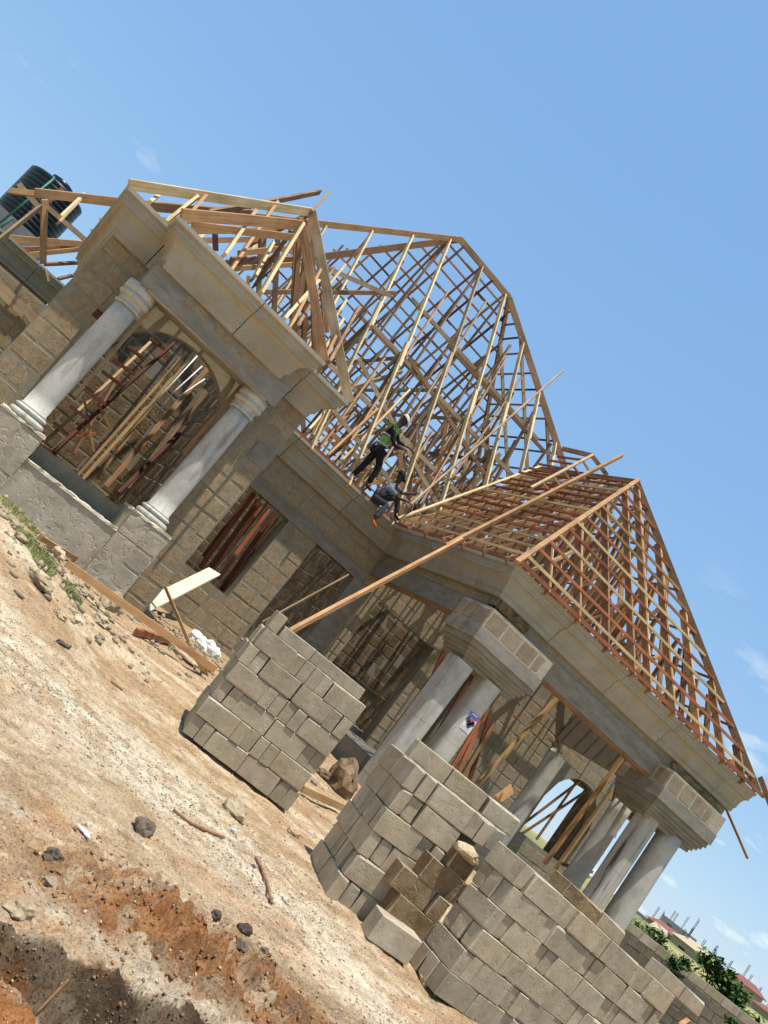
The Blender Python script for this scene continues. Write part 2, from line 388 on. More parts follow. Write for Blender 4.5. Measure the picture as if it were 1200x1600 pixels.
GX, GY = np.meshgrid(gx, gy); GZ = ground_h(GX, GY)
nx, ny = len(gx), len(gy)
co = np.stack([GX, GY, GZ], -1).reshape(-1, 3)
i = np.arange((ny-1)*(nx-1)); r_, c_ = i//(nx-1), i % (nx-1); a = r_*nx+c_
quads = np.stack([a, a+1, a+nx+1, a+nx], -1)
me = bpy.data.meshes.new('ground'); me.vertices.add(len(co)); me.vertices.foreach_set('co', co.ravel())
me.loops.add(quads.size); me.loops.foreach_set('vertex_index', quads.ravel())
me.polygons.add(len(quads)); me.polygons.foreach_set('loop_start', np.arange(0, quads.size, 4)); me.polygons.foreach_set('loop_total', np.full(len(quads), 4))
me.update(); me.validate(); me.polygons.foreach_set('use_smooth', np.ones(len(quads), bool))
# soil colour of each spot (pale sand, whitish crushed stone, orange clay, dark loam; bank shade painted in)
sand = np.array([.50, .375, .235]); pale = np.array([.66, .565, .42]); clay = np.array([.33, .145, .052]); loam = np.array([.17, .115, .07]); straw = np.array([.40, .275, .155]); green = np.array([.15, .2, .05])
X_, Y_ = GX, GY
def mixc_(c, t, w): return c*(1-w[..., None])+np.array(t)*w[..., None]
s = (X_*.98-Y_*.22); t = (X_*.22+Y_*.98)
c = np.broadcast_to(sand, X_.shape+(3,)).copy()
c = mixc_(c, straw, sstep(.42, .65, fbm(s*.5, t*1.6, 70, 1.4, 5)))
Dw, _ = seg_dist(X_, Y_, [g2(-150, 880), g2(0, 1040), g2(250, 1230), g2(480, 1440), g2(600, 1580)])
band = np.exp(-(Dw/.75)**2)
c = mixc_(c, pale, np.clip(band*1.2, 0, 1)*sstep(.32, .6, fbm(s*1.2, t*2.2, 80, 2.2, 6, .62)))
c = mixc_(c, pale, .55*sstep(.52, .66, fbm(s*1.0, t*1.7, 85, 2.3, 6, .65)))
c = mixc_(c, loam*2.4, .55*sstep(.55, .68, fbm(s*1.1, t*2.0, 86, 2.9, 6, .7))*sstep(16, 10, np.hypot(X_, Y_)))
far = sstep(16, 30, np.hypot(X_, Y_))
Dc, _ = seg_dist(X_, Y_, [g2(-60, 1300), g2(60, 1290)])
c = mixc_(c, clay*1.7, .45*np.exp(-(Dc/.45)**2)*sstep(.35, .6, fbm(X_, Y_, 90, 2.6, 5)))
c = mixc_(c, clay*2.0, .22*sstep(.50, .64, fbm(s*.9, t*1.8, 91, 1.2, 6, .6))*sstep(7, 4.5, Y_))
cl = np.exp(-((X_-CL[0])**2/.45+(Y_-CL[1])**2/.16))+np.exp(-((X_-CL2[0])**2/.5+(Y_-CL2[1])**2/.12))
c = mixc_(c, clay, np.clip(cl*1.5*sstep(.32, .6, fbm(X_, Y_, 95, 4.5, 6, .65)), 0, .9))
c = mixc_(c, loam*1.3, .7*np.clip(cl*1.3, 0, 1)*sstep(.50, .66, fbm(X_, Y_, 96, 6.5, 5, .65)))
w = bank_w(X_, Y_)+(fbm(X_, Y_, 40, 2.6, 5, .6)-.5)*.26
inb = np.hypot(X_, Y_) < 12
edge = sstep(-.03, .01, w+(fbm(X_, Y_, 49, 6, 4)-.5)*.16)*sstep(.19, .13, w)*inb
c = mixc_(c, loam*.55, edge*(.80+.20*sstep(.40, .5, fbm(X_, Y_, 97, 3.0, 4))))  # bank face: dark soil, darkened further for the shade of its undercut
c = mixc_(c, clay*.6, .8*edge*sstep(.54, .62, fbm(X_, Y_, 98, 4.2, 4)))
c = mixc_(c, pale*.9, .7*sstep(-.28, -.1, w)*sstep(.02, -.06, w)*inb*sstep(.42, .6, fbm(X_, Y_, 94, 3.0, 5)))
Dd, _ = seg_dist(X_, Y_, [g2(420, 1440), g2(520, 1560), g2(600, 1640)])
c = mixc_(c, loam*1.7, .75*np.exp(-(Dd/.30)**2)*sstep(.38, .6, fbm(s, t*2, 99, 2.0, 5)))
c = mixc_(c, sand*1.05, .9*sstep(.15, .20, w)*inb)
mo = np.exp(-((X_-MO[0])**2+(Y_-MO[1])**2)/.05); c = mixc_(c, clay*1.25, np.clip(mo*1.4, 0, 1))
c = mixc_(c, np.array([.36, .25, .14]), sstep(11.2, 13.2, Y_)*(1-far)*.8)
c = mixc_(c, np.array([.17, .17, .08]), far*.95)
c = mixc_(c, np.array([.40, .34, .14]), far*.9*sstep(.48, .6, fbm(X_, Y_, 101, .12, 5)))
c = mixc_(c, np.array([.08, .12, .04]), far*.9*sstep(.5, .62, fbm(X_, Y_, 103, .2, 5)))
nearw = sstep(14, 8, np.hypot(X_, Y_))[..., None]
c = c*(1+nearw*((.62+.76*fbm(X_, Y_, 110, 13, 4, .7))-1)[..., None]*.9)
ca = me.color_attributes.new('soil', 'FLOAT_COLOR', 'POINT')
rgba = np.concatenate([c.reshape(-1, 3), np.ones((len(co), 1))], 1).astype(np.float32)
ca.data.foreach_set('color', rgba.ravel())
mt, nt, b = node_mat('soil'); L = nt.links.new
at = nt.nodes.new('ShaderNodeAttribute'); at.attribute_name = 'soil'
tc = nt.nodes.new('ShaderNodeTexCoord')
n1 = noise(nt, tc.outputs['Object'], 3.5, 12, .80, (1, 1.5, 1.5)); r1 = ramp(nt, [(.34, (.66, .58, .48)), (.47, (1, .98, .95)), (.64, (1.22, 1.22, 1.2))]); L(n1.outputs[0], r1.inputs[0])
n2 = noise(nt, tc.outputs['Object'], 55, 6, .8); r2 = ramp(nt, [(.38, (.40, .33, .26)), (.47, (1, 1, 1)), (.60, (1.28, 1.28, 1.28))]); L(n2.outputs[0], r2.inputs[0])
m1 = nt.nodes.new('ShaderNodeMixRGB'); m1.blend_type = 'MULTIPLY'; m1.inputs[0].default_value = 1; L(at.outputs['Color'], m1.inputs[1]); L(r1.outputs[0], m1.inputs[2])
m2 = nt.nodes.new('ShaderNodeMixRGB'); m2.blend_type = 'MULTIPLY'; m2.inputs[0].default_value = .95; L(m1.outputs[0], m2.inputs[1]); L(r2.outputs[0], m2.inputs[2])
L(m2.outputs[0], b.inputs['Base Color']); b.inputs['Roughness'].default_value = .97; b.inputs['Specular IOR Level'].default_value = .1
n3 = noise(nt, tc.outputs['Object'], 16, 12, .82); bp = nt.nodes.new('ShaderNodeBump'); bp.inputs['Strength'].default_value = 1.0; bp.inputs['Distance'].default_value = .035
L(n3.outputs[0], bp.inputs['Height']); L(bp.outputs[0], b.inputs['Normal'])
me.materials.append(mt)
gr = bpy.data.objects.new('ground', me); COL.objects.link(gr); tag(gr, kind='structure', label='pale trampled earth of the building site with an orange clay patch and a dark cut bank')

# ------------------------------------------------------------------ the house
HL = 'unfinished single storey house of tan blocks with concrete cornices and bare timber roof frames'
house = thing('unfinished_house', HL, 'house', (8.0, 18.0, -1.0))
TOPZ = 3.77
PROF = [(-.03, -.63), (.09, -.63), (.115, -.61), (.115, -.535), (.135, -.52), (.155, -.50)]
for k in range(9):                                   # scooped cove
    a_ = math.pi/2*k/8; PROF.append((.165+.155*(1-math.cos(a_)), -.50+.27*math.sin(a_)))
PROF += [(.345, -.225), (.345, -.16), (.365, -.15), (.375, -.135), (.375, -.085), (.415, -.075), (.43, -.06), (.43, 0), (-.03, 0)]
def cornice(name, path, label=None, mat='cornice', topz=TOPZ, splits=None):
    """sweep of the cast profile along a wall-face path (outside is to the right of travel)"""
    P = [V((p[0], p[1], 0)) for p in path]; n = len(P); vs = []; fs = []
    dirs = [(P[i+1]-P[i]).normalized() for i in range(n-1)]; nrm = [V((d.y, -d.x, 0)) for d in dirs]
    for i in range(n):
        if i == 0: mdir = nrm[0]; sc = 1
        elif i == n-1: mdir = nrm[-1]; sc = 1
        else:
            mdir = (nrm[i-1]+nrm[i]).normalized(); sc = 1/max(.3, mdir.dot(nrm[i]))
        for (o_, z) in PROF: vs.append(P[i]+mdir*(o_*sc)+V((0, 0, topz+z)))
    k = len(PROF)
    for i in range(n-1):
        for j in range(k):
            j2 = (j+1) % k; fs.append((i*k+j, i*k+j2, (i+1)*k+j2, (i+1)*k+j))
    fs.append(tuple(range(k))[::-1]); fs.append(tuple((n-1)*k+j for j in range(k)))
    o = mesh_obj(name, vs, fs, M[mat], house, origin=vs[0])
    return o
def cast_run(path, seg=1.9, first=None):
    """the cornice is cast in lengths: butt joints 6 mm wide, tiny differences in level"""
    pts = [V((p[0], p[1], 0)) for p in path]
    runs = []; cur = [pts[0]]; left = first or seg
    for a_, b_ in zip(pts[:-1], pts[1:]):
        d = b_-a_; ln = d.length; d.normalize(); pos = 0
        while ln-pos > left+.25:
            pos += left; q = a_+d*pos; cur.append(q-d*.008); runs.append(cur); cur = [q+d*.008]; left = seg*random.uniform(.85, 1.15)
        left -= (ln-pos); left = max(left, .5); cur.append(b_)
    runs.append(cur)
    for r in runs: cornice('cornice', [(p.x, p.y) for p in r], topz=TOPZ+random.uniform(-.006, .006))
CORN = []
# wall face lines
P1W, P1F, MW, SX = 14.08, 13.36, 18.93, 9.31        # bay wall, bay beam face, main wall, porch side wall
def P2Y(x): return 13.79-.045*(x-SX)                # porch front (slightly out of square)
cast_run([(-.31+.43, 20), (-.31+.43, P1W), (.46+.43, P1W), (.46+.43, P1F), (3.07, P1F), (3.07, P1W), (4.02, P1W), (4.02, 18.0)], 2.4, 6.2)
cast_run([(4.3, MW), (SX, MW), (SX, P2Y(SX)), (17.35, P2Y(17.35))], 2.05, 1.35)
cast_run([(17.6, 15.6), (17.6, 18.6)], 2.5)

# block walls ----------------------------------------------------
ALLB = []                                            # (matrix, l, h, mat, wall)
def wall_solid(rects, origin, ux, uz, th, nrm):
    """closed slab pieces (mortar) for each rect in wall coordinates"""
    mb = MB()
    for (u0, u1, z0, z1) in rects:
        a_ = origin+ux*u0; b_ = origin+ux*u1; n = nrm*th
        vs = [a_+uz*z0, b_+uz*z0, b_+uz*z1, a_+uz*z1]; vs += [v-n for v in vs]
        mb.add(vs, [(0,1,2,3),(7,6,5,4),(0,4,5,1),(1,5,6,2),(2,6,7,3),(3,7,4,0)])
    return mb
def cells(u0, u1, z0, z1, holes):
    us = sorted({u0, u1, *[h[0] for h in holes], *[h[1] for h in holes]}); zs = sorted({z0, z1, *[h[2] for h in holes], *[h[3] for h in holes]})
    us = [u for u in us if u0 <= u <= u1]; zs = [z for z in zs if z0 <= z <= z1]; out = []
    for a_, b_ in zip(us[:-1], us[1:]):
        run = None
        for c0, c1 in zip(zs[:-1], zs[1:]):
            um, zm = (a_+b_)/2, (c0+c1)/2
            solid = not any(h[0] < um < h[1] and h[2] < zm < h[3] for h in holes)
            if solid: run = (run[0], c1) if run else (c0, c1)
            elif run: out.append((a_, b_, *run)); run = None
        if run: out.append((a_, b_, *run))
    return out
ZU = V((0, 0, 1))
def block_wall(p0, p1, z0, z1, holes=(), th=.22, blocks=True, front=True, back=False, ragged=None, arch=None, skip=None, course=.345, bl=.60, mat='wblock', core='mortar', name='wall', proud=.004, uoff=0.):
    """wall from p0 to p1 (plan points on its outer face, outside to the right of travel)"""
    p0 = V((*p0, 0)); p1 = V((*p1, 0)); ux = (p1-p0); ln = ux.length; ux.normalize(); n = V((ux.y, -ux.x, 0))
    zc = TOPZ-.05 if z1 > TOPZ-.64 else z1
    mb = wall_solid(cells(0, ln, z0, zc, holes), p0, ux, ZU, th, n)
    if arch:                                          # spandrels of an arched opening inside hole arch=(u0,u1,zs,zt)
        u0, u1, zs, zt = arch; N = 14; um, ru = (u0+u1)/2, (u1-u0)/2
        for k in range(N):
            ua, ub = u0+(u1-u0)*k/N, u0+(u1-u0)*(k+1)/N
            za = zs+(zt-.02-zs)*math.sqrt(max(0, 1-((ua-um)/ru)**2)); zb = zs+(zt-.02-zs)*math.sqrt(max(0, 1-((ub-um)/ru)**2))
            A = [p0+ux*ua+ZU*za, p0+ux*ub+ZU*zb, p0+ux*ub+ZU*zt, p0+ux*ua+ZU*zt]; A += [v-n*th for v in A]
            mb.add(A, [(0,1,2,3),(7,6,5,4),(0,4,5,1),(1,5,6,2),(2,6,7,3),(3,7,4,0)])
    w = mb.build(name, M[core], house, origin=p0+ZU*z0)
    if not blocks: return w
    sides = ([(n, 1)] if front else [])+([(-n, -1)] if back else [])
    rot = Matrix((ux, -n, ZU)).transposed().to_4x4()
    row = 0; z = z0+.012
    while z+course*.5 < z1:
        h = min(course-.038, z1-z-.008); u = -(row % 2)*bl/2-random.uniform(0, .05)-uoff
        while u < ln:
            L_ = bl*random.choice((1, 1, 1, 1, .97, .7)) if mat == 'wblock' else bl
            a_, b_ = max(u+.017, .01), min(u+L_-.017, ln-.01)
            u += L_
            zm = z+h/2
            segs = [(a_, b_)]
            for hh in holes:
                if hh[2]-.03 < zm < hh[3]+.03 and not (zm > hh[3] or zm < hh[2]) or (hh[2] < z+h*.8 and hh[3] > z+h*.2):
                    ns = []
                    for (s0, s1) in segs:
                        if s1 <= hh[0] or s0 >= hh[1]: ns.append((s0, s1))
                        else:
                            if s0 < hh[0]-.06: ns.append((s0, hh[0]-.008))
                            if s1 > hh[1]+.06: ns.append((hh[1]+.008, s1))
                    segs = ns
            for (s0, s1) in segs:
                if s1-s0 < .09: continue
                if skip and skip((s0+s1)/2, zm): continue
                for (nn, sg) in sides:
                    c = p0+ux*((s0+s1)/2)+ZU*(z+random.uniform(-.006, .006)) + (nn*(proud-.045) if sg == 1 else -n*th+nn*(proud-.045))
                    R = rot if sg == 1 else rot @ Matrix.Rotation(math.pi, 4, 'Z')
                    tilt = Matrix.Rotation(random.uniform(-.008, .008), 4, 'Y') @ Matrix.Rotation(random.uniform(-.01, .01), 4, 'Z')
                    mw = Matrix.Translation(c+nn*random.uniform(-.004, .006)) @ R @ tilt
                    ALLB.append((mw, s1-s0, h, mat, w))
        z += course; row += 1
    return w
# bay (left projection): arched wall, right return
GZ0 = -1.25
def rag1(u, z): return False
block_wall((0.0, P1W), (4.15, P1W), GZ0, TOPZ-.63, holes=[(1.04, 3.08, .03, 2.74)], arch=(1.04, 3.08, 1.88, 2.74), th=.24,
           skip=lambda u, z: .55 < u < 3.1 and z > .03 and not (u > 3.0 or u < .9))
block_wall((4.14, P1W+.245), (4.14, MW-.01), GZ0, TOPZ-.635, th=.23, blocks=False)
block_wall((0.012, 19.4), (0.012, P1W+.245), GZ0, TOPZ-.635, th=.23)
# main wall in line with the porch
LB = 2.22
block_wall((4.15, MW), (20.8, MW), GZ0, TOPZ-.63,
           holes=[(0, 2.70, -.02, LB), (3.60, 5.0, -.9, LB), (5.85, 7.95, -.9, 2.16), (8.35, 9.4, -.95, 2.1), (13.75, 15.9, -.1, 2.15)],
           arch=(13.75, 15.9, 1.1, 2.15), th=.34, back=False)
mb = MB(); mb.box((4.16, MW-.035, LB), (9.28, MW+.30, LB+.235)); mb.build('lintel', M['beam'], house, origin=(4.16, MW, LB))
mb = MB(); mb.box((9.05, MW-.05, -1.2), (9.52, MW+.3, LB)); mb.build('pillar', M['beam'], house, origin=(9.3, MW, 0))
mb = MB(); mb.box((3.78, P1W-.018, 1.98), (4.165, P1W+.1, 2.32)); mb.build('concrete_pad', M['beam'], house, origin=(4.2, P1W, 2))
# porch side (x = SX) above the beam, and porch front
BZ0, BZ1 = 2.52, 2.92
block_wall((SX, MW-.01), (SX, P2Y(SX)+.26), BZ1, TOPZ-.635, th=.25)
mb = MB(); mb.box((SX-.02, P2Y(SX)+.005, BZ0), (SX+.30, MW-.06, BZ1)); mb.build('beam', M['beam'], house, origin=(SX, 16, BZ0))
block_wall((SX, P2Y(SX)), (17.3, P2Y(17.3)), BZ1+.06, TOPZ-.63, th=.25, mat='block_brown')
def slab(name, x0, x1, dy0, dy1, z0, z1, mat):
    vs = []
    for z in (z0, z1):
        for (x, d) in ((x0, dy0), (x1, dy0), (x1, dy1), (x0, dy1)): vs.append((x, P2Y(x)+d, z))
    return mesh_obj(name, vs, [(0,3,2,1),(4,5,6,7),(0,1,5,4),(1,2,6,5),(2,3,7,6),(3,0,4,7)], M[mat], house, origin=vs[0])
slab('beam', SX+.31, 17.25, -.03, .3, BZ0+.02, BZ1+.06, 'beam')
slab('form_board', 10.75, 15.0, -.005, .33, BZ0-.02, BZ0+.018, 'brown')
o = timber('form_board', (SX+.14, 18.8, BZ0-.015), (SX+.14, 14.5, BZ0-.015), .33, .02, M['brown'], house, bow=0)
block_wall((17.29, P2Y(17.3)+.26), (17.29, 18.9), BZ0, TOPZ-.63, th=.25, blocks=False)
# bay beam
mb = MB(); mb.box((.70, P1F-.02, 2.76), (3.42, P1W-.25+.1, TOPZ-.632)); mb.build('beam', M['beam'], house, origin=(.7, P1F, 2.76))
for (x0, x1, z0, z1) in ((1.32, 1.72, 2.98, 3.12), (1.9, 2.3, 2.95, 3.12), (2.42, 2.83, 2.93, 3.12)):
    mh = block_mesh(x1-x0, z1-z0, .06, M['wblock']); ob = bpy.data.objects.new('block', mh); COL.objects.link(ob)
    setpar(ob, house); ob.matrix_basis = Matrix.Translation(((x0+x1)/2, P1F+.005, z0))
mb = MB(); mb.bar((.85, P1F+.02, 2.745), (3.25, P1F+.02, 2.745), .10, .03); mb.build('form_board', M['grey_wood'], house, origin=(.85, P1F, 2.75))
# plinth and sill of the bay, pedestals
mb = MB(); mb.box((.62, P1F-.10, -1.45), (2.80, P1W-.26+.2, -.27)); pl = mb.build('plinth', M['plaster'], house, origin=(.6, P1F, -1))
def lumpy(name, a_, b_, mat, parent, div=(14, 3, 2), amp=.02, seed=1):
    rn = random.Random(seed); mb = MB(); bm_ = []
    nx_, ny_, nz_ = div; vs = {}; fs = []; V_ = []
    def vid(i, j, k):
        if (i, j, k) not in vs:
            p = [a_[0]+(b_[0]-a_[0])*i/nx_, a_[1]+(b_[1]-a_[1])*j/ny_, a_[2]+(b_[2]-a_[2])*k/nz_]
            f = 1 if k else .3
            vs[(i, j, k)] = len(V_); V_.append(V(p)+V((rn.uniform(-1, 1), rn.uniform(-1, 1), rn.uniform(-1, 1)))*amp*f)
        return vs[(i, j, k)]
    for i in range(nx_):
        for j in range(ny_):
            fs.append((vid(i,j,nz_), vid(i+1,j,nz_), vid(i+1,j+1,nz_), vid(i,j+1,nz_))); fs.append((vid(i,j,0), vid(i,j+1,0), vid(i+1,j+1,0), vid(i+1,j,0)))
        for k in range(nz_):
            fs.append((vid(i,0,k), vid(i+1,0,k), vid(i+1,0,k+1), vid(i,0,k+1))); fs.append((vid(i,ny_,k), vid(i,ny_,k+1), vid(i+1,ny_,k+1), vid(i+1,ny_,k)))
    for j in range(ny_):
        for k in range(nz_):
            fs.append((vid(0,j,k), vid(0,j,k+1), vid(0,j+1,k+1), vid(0,j+1,k))); fs.append((vid(nx_,j,k), vid(nx_,j+1,k), vid(nx_,j+1,k+1), vid(nx_,j,k+1)))
    return mesh_obj(name, V_, fs, mat, parent, smooth=False, origin=a_)
lumpy('sill', (.66, P1F-.12, -.275), (2.78, P1F+.30, -.235), M['limey'], house, (26, 4, 1), .012, 4)
PX1 = onY(62, 628, 13.62); PX2 = onY(256, 787, 13.62)
cx1, cx2 = onY(140, 545, 13.62).x, onY(323, 708, 13.62).x
for q, cx in enumerate((cx1, cx2)):
    p_ = thing('pedestal', None, None, (cx, P1F+.1, -1)); setpar(p_, house); p_.matrix_basis = Matrix.Translation((cx, P1F+.1, -1))
    for k in 'label', 'category':
        if k in p_: del p_[k]
    bpy.data.objects.remove(p_)
    pd = lumpy('pedestal', (cx-.36, P1F-.17, -1.45), (cx+.34, P1W-.005, .11), M['plaster'], house, (5, 4, 9), .010, 20+q)
    for r in range(4):
        for s_ in range(2):
            a0 = cx-.345+s_*.34; mh = block_mesh(.33, .30, .06, M['plaster'], s_)
            ob = bpy.data.objects.new('block', mh); COL.objects.link(ob); setpar(ob, pd)
            ob.matrix_basis = Matrix.Translation((a0+.165, P1F-.1435, -1.22+r*.325))
    lumpy('cap_mortar', (cx-.37, P1F-.18, .112), (cx+.35, P1W-.01, .155), M['limey'], pd, (9, 6, 1), .016, 30+q)
    prof = [(.30, .15), (.30, .165), (.29, .17)]
    def ring(z, r, hh, k=6): return [(r-.045+.045*math.cos(t)+.0, z+hh/2-hh/2*math.cos(2*t) if False else z+hh*(i_/k)) for i_, t in enumerate([math.pi*(-.5+i_/k) for i_ in range(k+1)])]
    prof = [(.24, .15)] + ring(.155, .29, .10) + [(.235, .26)] + ring(.265, .262, .075) + [(.215, .345), (.222, .36), (.205, .37)]
    shaft = []
    for i_ in range(9):
        t = i_/8; shaft.append((.197-.012*t+.006*math.sin(t*math.pi), .37+(2.36-.37)*t))
    top = [(.20, 2.37), (.22, 2.38), (.22, 2.41), (.20, 2.42), (.20, 2.50)] + ring(2.50, .262, .11) + [(.24, 2.62), (.25, 2.63), (.25, 2.76)]
    mb = MB(); mb.lathe((cx, 13.62, 0), prof+shaft, 28)
    col = mb.build('column', M['column'], house, True, origin=(cx, 13.62, .15))
    mb = MB(); mb.lathe((cx, 13.62, 0), top, 28); mb.build('capital', M['column'], col, True, origin=(cx, 13.62, 2.4))
o = timber('form_board', (cx1+.27, 13.75, 2.72), (cx1+.29, 13.8, .9), .05, .03, M['grey_wood'], house)
o = timber('form_board', (cx2-.25, 13.75, 2.72), (cx2-.25, 13.8, 1.3), .06, .03, M['brown'], house)
# porch columns
def round_col(x, y, r, z0, z1, mat='column', n=20, label=None, rings=(), flat=None):
    mb = MB(); k = 10; pr = []
    for i_ in range(k+1):
        t = i_/k; pr.append((r*(1+random.uniform(-.012, .012)), z0+(z1-z0)*t))
    mb.lathe((x, y, 0), pr, n); o = mb.build('column', M[mat], house, True, origin=(x, y, z0))
    if label: o['label'] = label
    return o
def oct_col(x, y, w, z0, z1, ch=.09, rot=0, label=None, mat='column'):
    """squarish column with rounded corners"""
    mb = MB(); pts = []
    for (sx, sy) in ((1, 1), (-1, 1), (-1, -1), (1, -1)):
        a0 = math.atan2(sy, sx)
        for t in (-.5, -.17, .17, .5):
            a_ = a0+t*math.pi/2; pts.append((sx*(w/2-ch)+ch*math.cos(a_), sy*(w/2-ch)+ch*math.sin(a_)))
    vs = []; fs = []; K = len(pts); cr, sr = math.cos(rot), math.sin(rot); lev = []
    for i_ in range(5):
        za = z0+(z1-z0)*i_/5; zb = z0+(z1-z0)*(i_+1)/5; q_ = 1+random.uniform(-.008, .008); lev += [(za+.006, q_), (zb-.006, q_+random.uniform(-.004, .004)), (zb-.003, q_-.022), (zb+.003, q_-.022)]
    lev = lev[:-2]; N = len(lev)-1
    for (z, s_) in lev:
        for (px, py) in pts: vs.append((x+(px*cr-py*sr)*s_, y+(px*sr+py*cr)*s_, z))
    for i_ in range(N):
        for j in range(K): fs.append((i_*K+j, i_*K+(j+1) % K, (i_+1)*K+(j+1) % K, (i_+1)*K+j))
    fs.append(tuple(range(K))[::-1]); fs.append(tuple(N*K+j for j in range(K)))
    o = mesh_obj('column', vs, fs, M[mat], house, origin=(x, y, z0))
    if label: o['label'] = label
    return o
oct_col(9.36, 13.66, .43, -1.6, 1.74, .07, 0, 'bare grey column left of the one with the poster')
cp = oct_col(10.14, 13.62, .43, -1.6, 1.78, .10, 0, 'grey column carrying a small blue poster')
oct_col(15.52, 13.52, .42, -1.6, 1.9, .08, 0, 'grey column stained with dark vertical streaks', 'streaked')
round_col(16.36, 13.5, .275, -1.6, 1.9)
round_col(16.2, 14.9, .24, -1.6, 2.0)
bc = oct_col(14.85, 16.1, .38, -1.6, 1.86, .11, 0, 'free standing column with a broken top and bent wires')
lumpy('broken_top', (14.70, 15.95, 1.84), (15.0, 16.25, 1.94), M['limey'], bc, (4, 4, 2), .04, 8)
mb = MB()
for k in range(5):
    a_ = random.uniform(0, 6.28); p = V((14.85+.12*math.cos(a_), 16.1+.12*math.sin(a_), 1.9)); pts = [p]
    for j in range(5): p = p+V((random.uniform(-.16, -.02), random.uniform(-.1, .1), random.uniform(-.03, .09))); pts.append(p)
    mb.tube(pts, .008, 5)
mb.build('bent_wire', M['steel'], bc, origin=(14.85, 16.1, 1.9))
# poster on the column
def poster():
    n0 = cp; y = 13.62-.215-.006; c = V((10.15, y, .93)); w, h = .26, .37
    pp = mesh_obj('poster', [(c.x-w/2, y, c.z-h/2), (c.x+w/2, y, c.z-h/2), (c.x+w/2, y, c.z+h/2), (c.x-w/2, y, c.z+h/2), (c.x-w/2, y+.002, c.z-h/2), (c.x+w/2, y+.002, c.z-h/2), (c.x+w/2, y+.002, c.z+h/2), (c.x-w/2, y+.002, c.z+h/2)],
             [(0,1,2,3),(7,6,5,4),(0,4,5,1),(1,5,6,2),(2,6,7,3),(3,7,4,0)], M['white'])
    tag(pp, 'small printed advertising poster with a blue heading pasted on the grey porch column', 'poster')
    def patch(name, x0, x1, z0, z1, mat, k):
        yy = y-.004*k
        mesh_obj(name, [(c.x+x0*w, yy, c.z+z0*h), (c.x+x1*w, yy, c.z+z0*h), (c.x+x1*w, yy, c.z+z1*h), (c.x+x0*w, yy, c.z+z1*h)], [(0, 1, 2, 3)], M[mat], pp)
    patch('heading_band', -.5, .5, .24, .5, 'blue', 1)
    patch('heading_line', -.36, .38, .33, .38, 'magenta', 2); patch('heading_line', -.3, .3, .42, .46, 'white', 2)
    def disc(x, z, r, mat):
        pts = [(c.x+x*w+r*math.cos(t*math.pi/5), y-.005, c.z+z*h+r*math.sin(t*math.pi/5)) for t in range(10)]
        mesh_obj('product_picture', pts, [tuple(range(10))], M[mat], pp)
    disc(-.28, .10, .055, 'dkprint'); disc(.12, .10, .06, 'magenta'); disc(-.05, -.06, .05, 'dkprint'); disc(.30, .02, .05, 'dkprint'); disc(.1, -.16, .05, 'dkprint')
    for k in range(4): patch('text_line', -.42, .40-.05*(k % 2), -.46+k*.055, -.44+k*.055, 'pink', 1)
poster()
# stepped block capitals over the column pairs
def corbel(x0, x1, y0, y1, z0, z1, label):
    """hanging block capital: courses of block above four stepped mouldings"""
    H_ = z1-z0; mb = MB(); zz = z0; steps = [(.30, .07), (.24, .06), (.17, .06), (.11, .07), (.05, .10), (.0, .22)]
    tot = sum(s[1] for s in steps)
    for off, hh in steps:
        hh = hh/tot*(H_*.62); mb.box((x0+off, y0+off, zz), (x1-off*.4, y1, zz+hh*1.0)); zz += hh
    ob = mb.build('corbel', M['beam'], house, origin=(x0, y0, z0)); ob['label'] = label
    mb = MB(); mb.box((x0+.012, y0+.012, zz+.002), (x1-.012, y1, z1)); mb.build('block_course', M['limey' if 0 else 'plaster'], ob, origin=(x0, y0, zz))
    hb = z1-zz-.09
    u = x0+.05
    for L_ in (.42, .42, .42, .2):
        if u+L_ > x1: L_ = x1-u-.04
        if L_ < .1: break
        mh = block_mesh(L_, hb, .08, M['inset'], 1); q = bpy.data.objects.new('block', mh); COL.objects.link(q); setpar(q, ob)
        q.matrix_basis = Matrix.Translation((u+L_/2, y0+.045, zz+.045)); u += L_+.045
    v = y0+.06
    for L_ in (.36, .36, .2):
        if v+L_ > y1: break
        mh = block_mesh(L_, hb, .08, M['inset'], 2); q = bpy.data.objects.new('block', mh); COL.objects.link(q); setpar(q, ob)
        q.matrix_basis = Matrix.Translation((x0+.045, v+L_/2, zz+.045)) @ Matrix.Rotation(math.pi/2, 4, 'Z'); v += L_+.04
corbel(8.93, 10.78, 13.17, 14.25, 1.74, 2.80, 'stepped block corbel above the poster column')
corbel(14.86, 17.0, 13.02, 14.3, 1.80, 2.88, 'stepped block corbel at the far right corner of the porch')
corbel(16.9, 17.9, 15.0, 15.9, 1.78, 2.5, 'small corbel behind the right corner columns')
# rough broken masonry between corbels and cornice
for (x0, x1, z0, z1, s_) in ((9.36, 10.2, 2.95, 3.13, 1), (15.2, 17.2, 2.98, 3.13, 2)):
    lumpy('broken_masonry', (x0, P2Y(x0)-.10, z0), (x1, P2Y(x0), z1), M['block_brown'], house, (10, 2, 3), .035, s_)
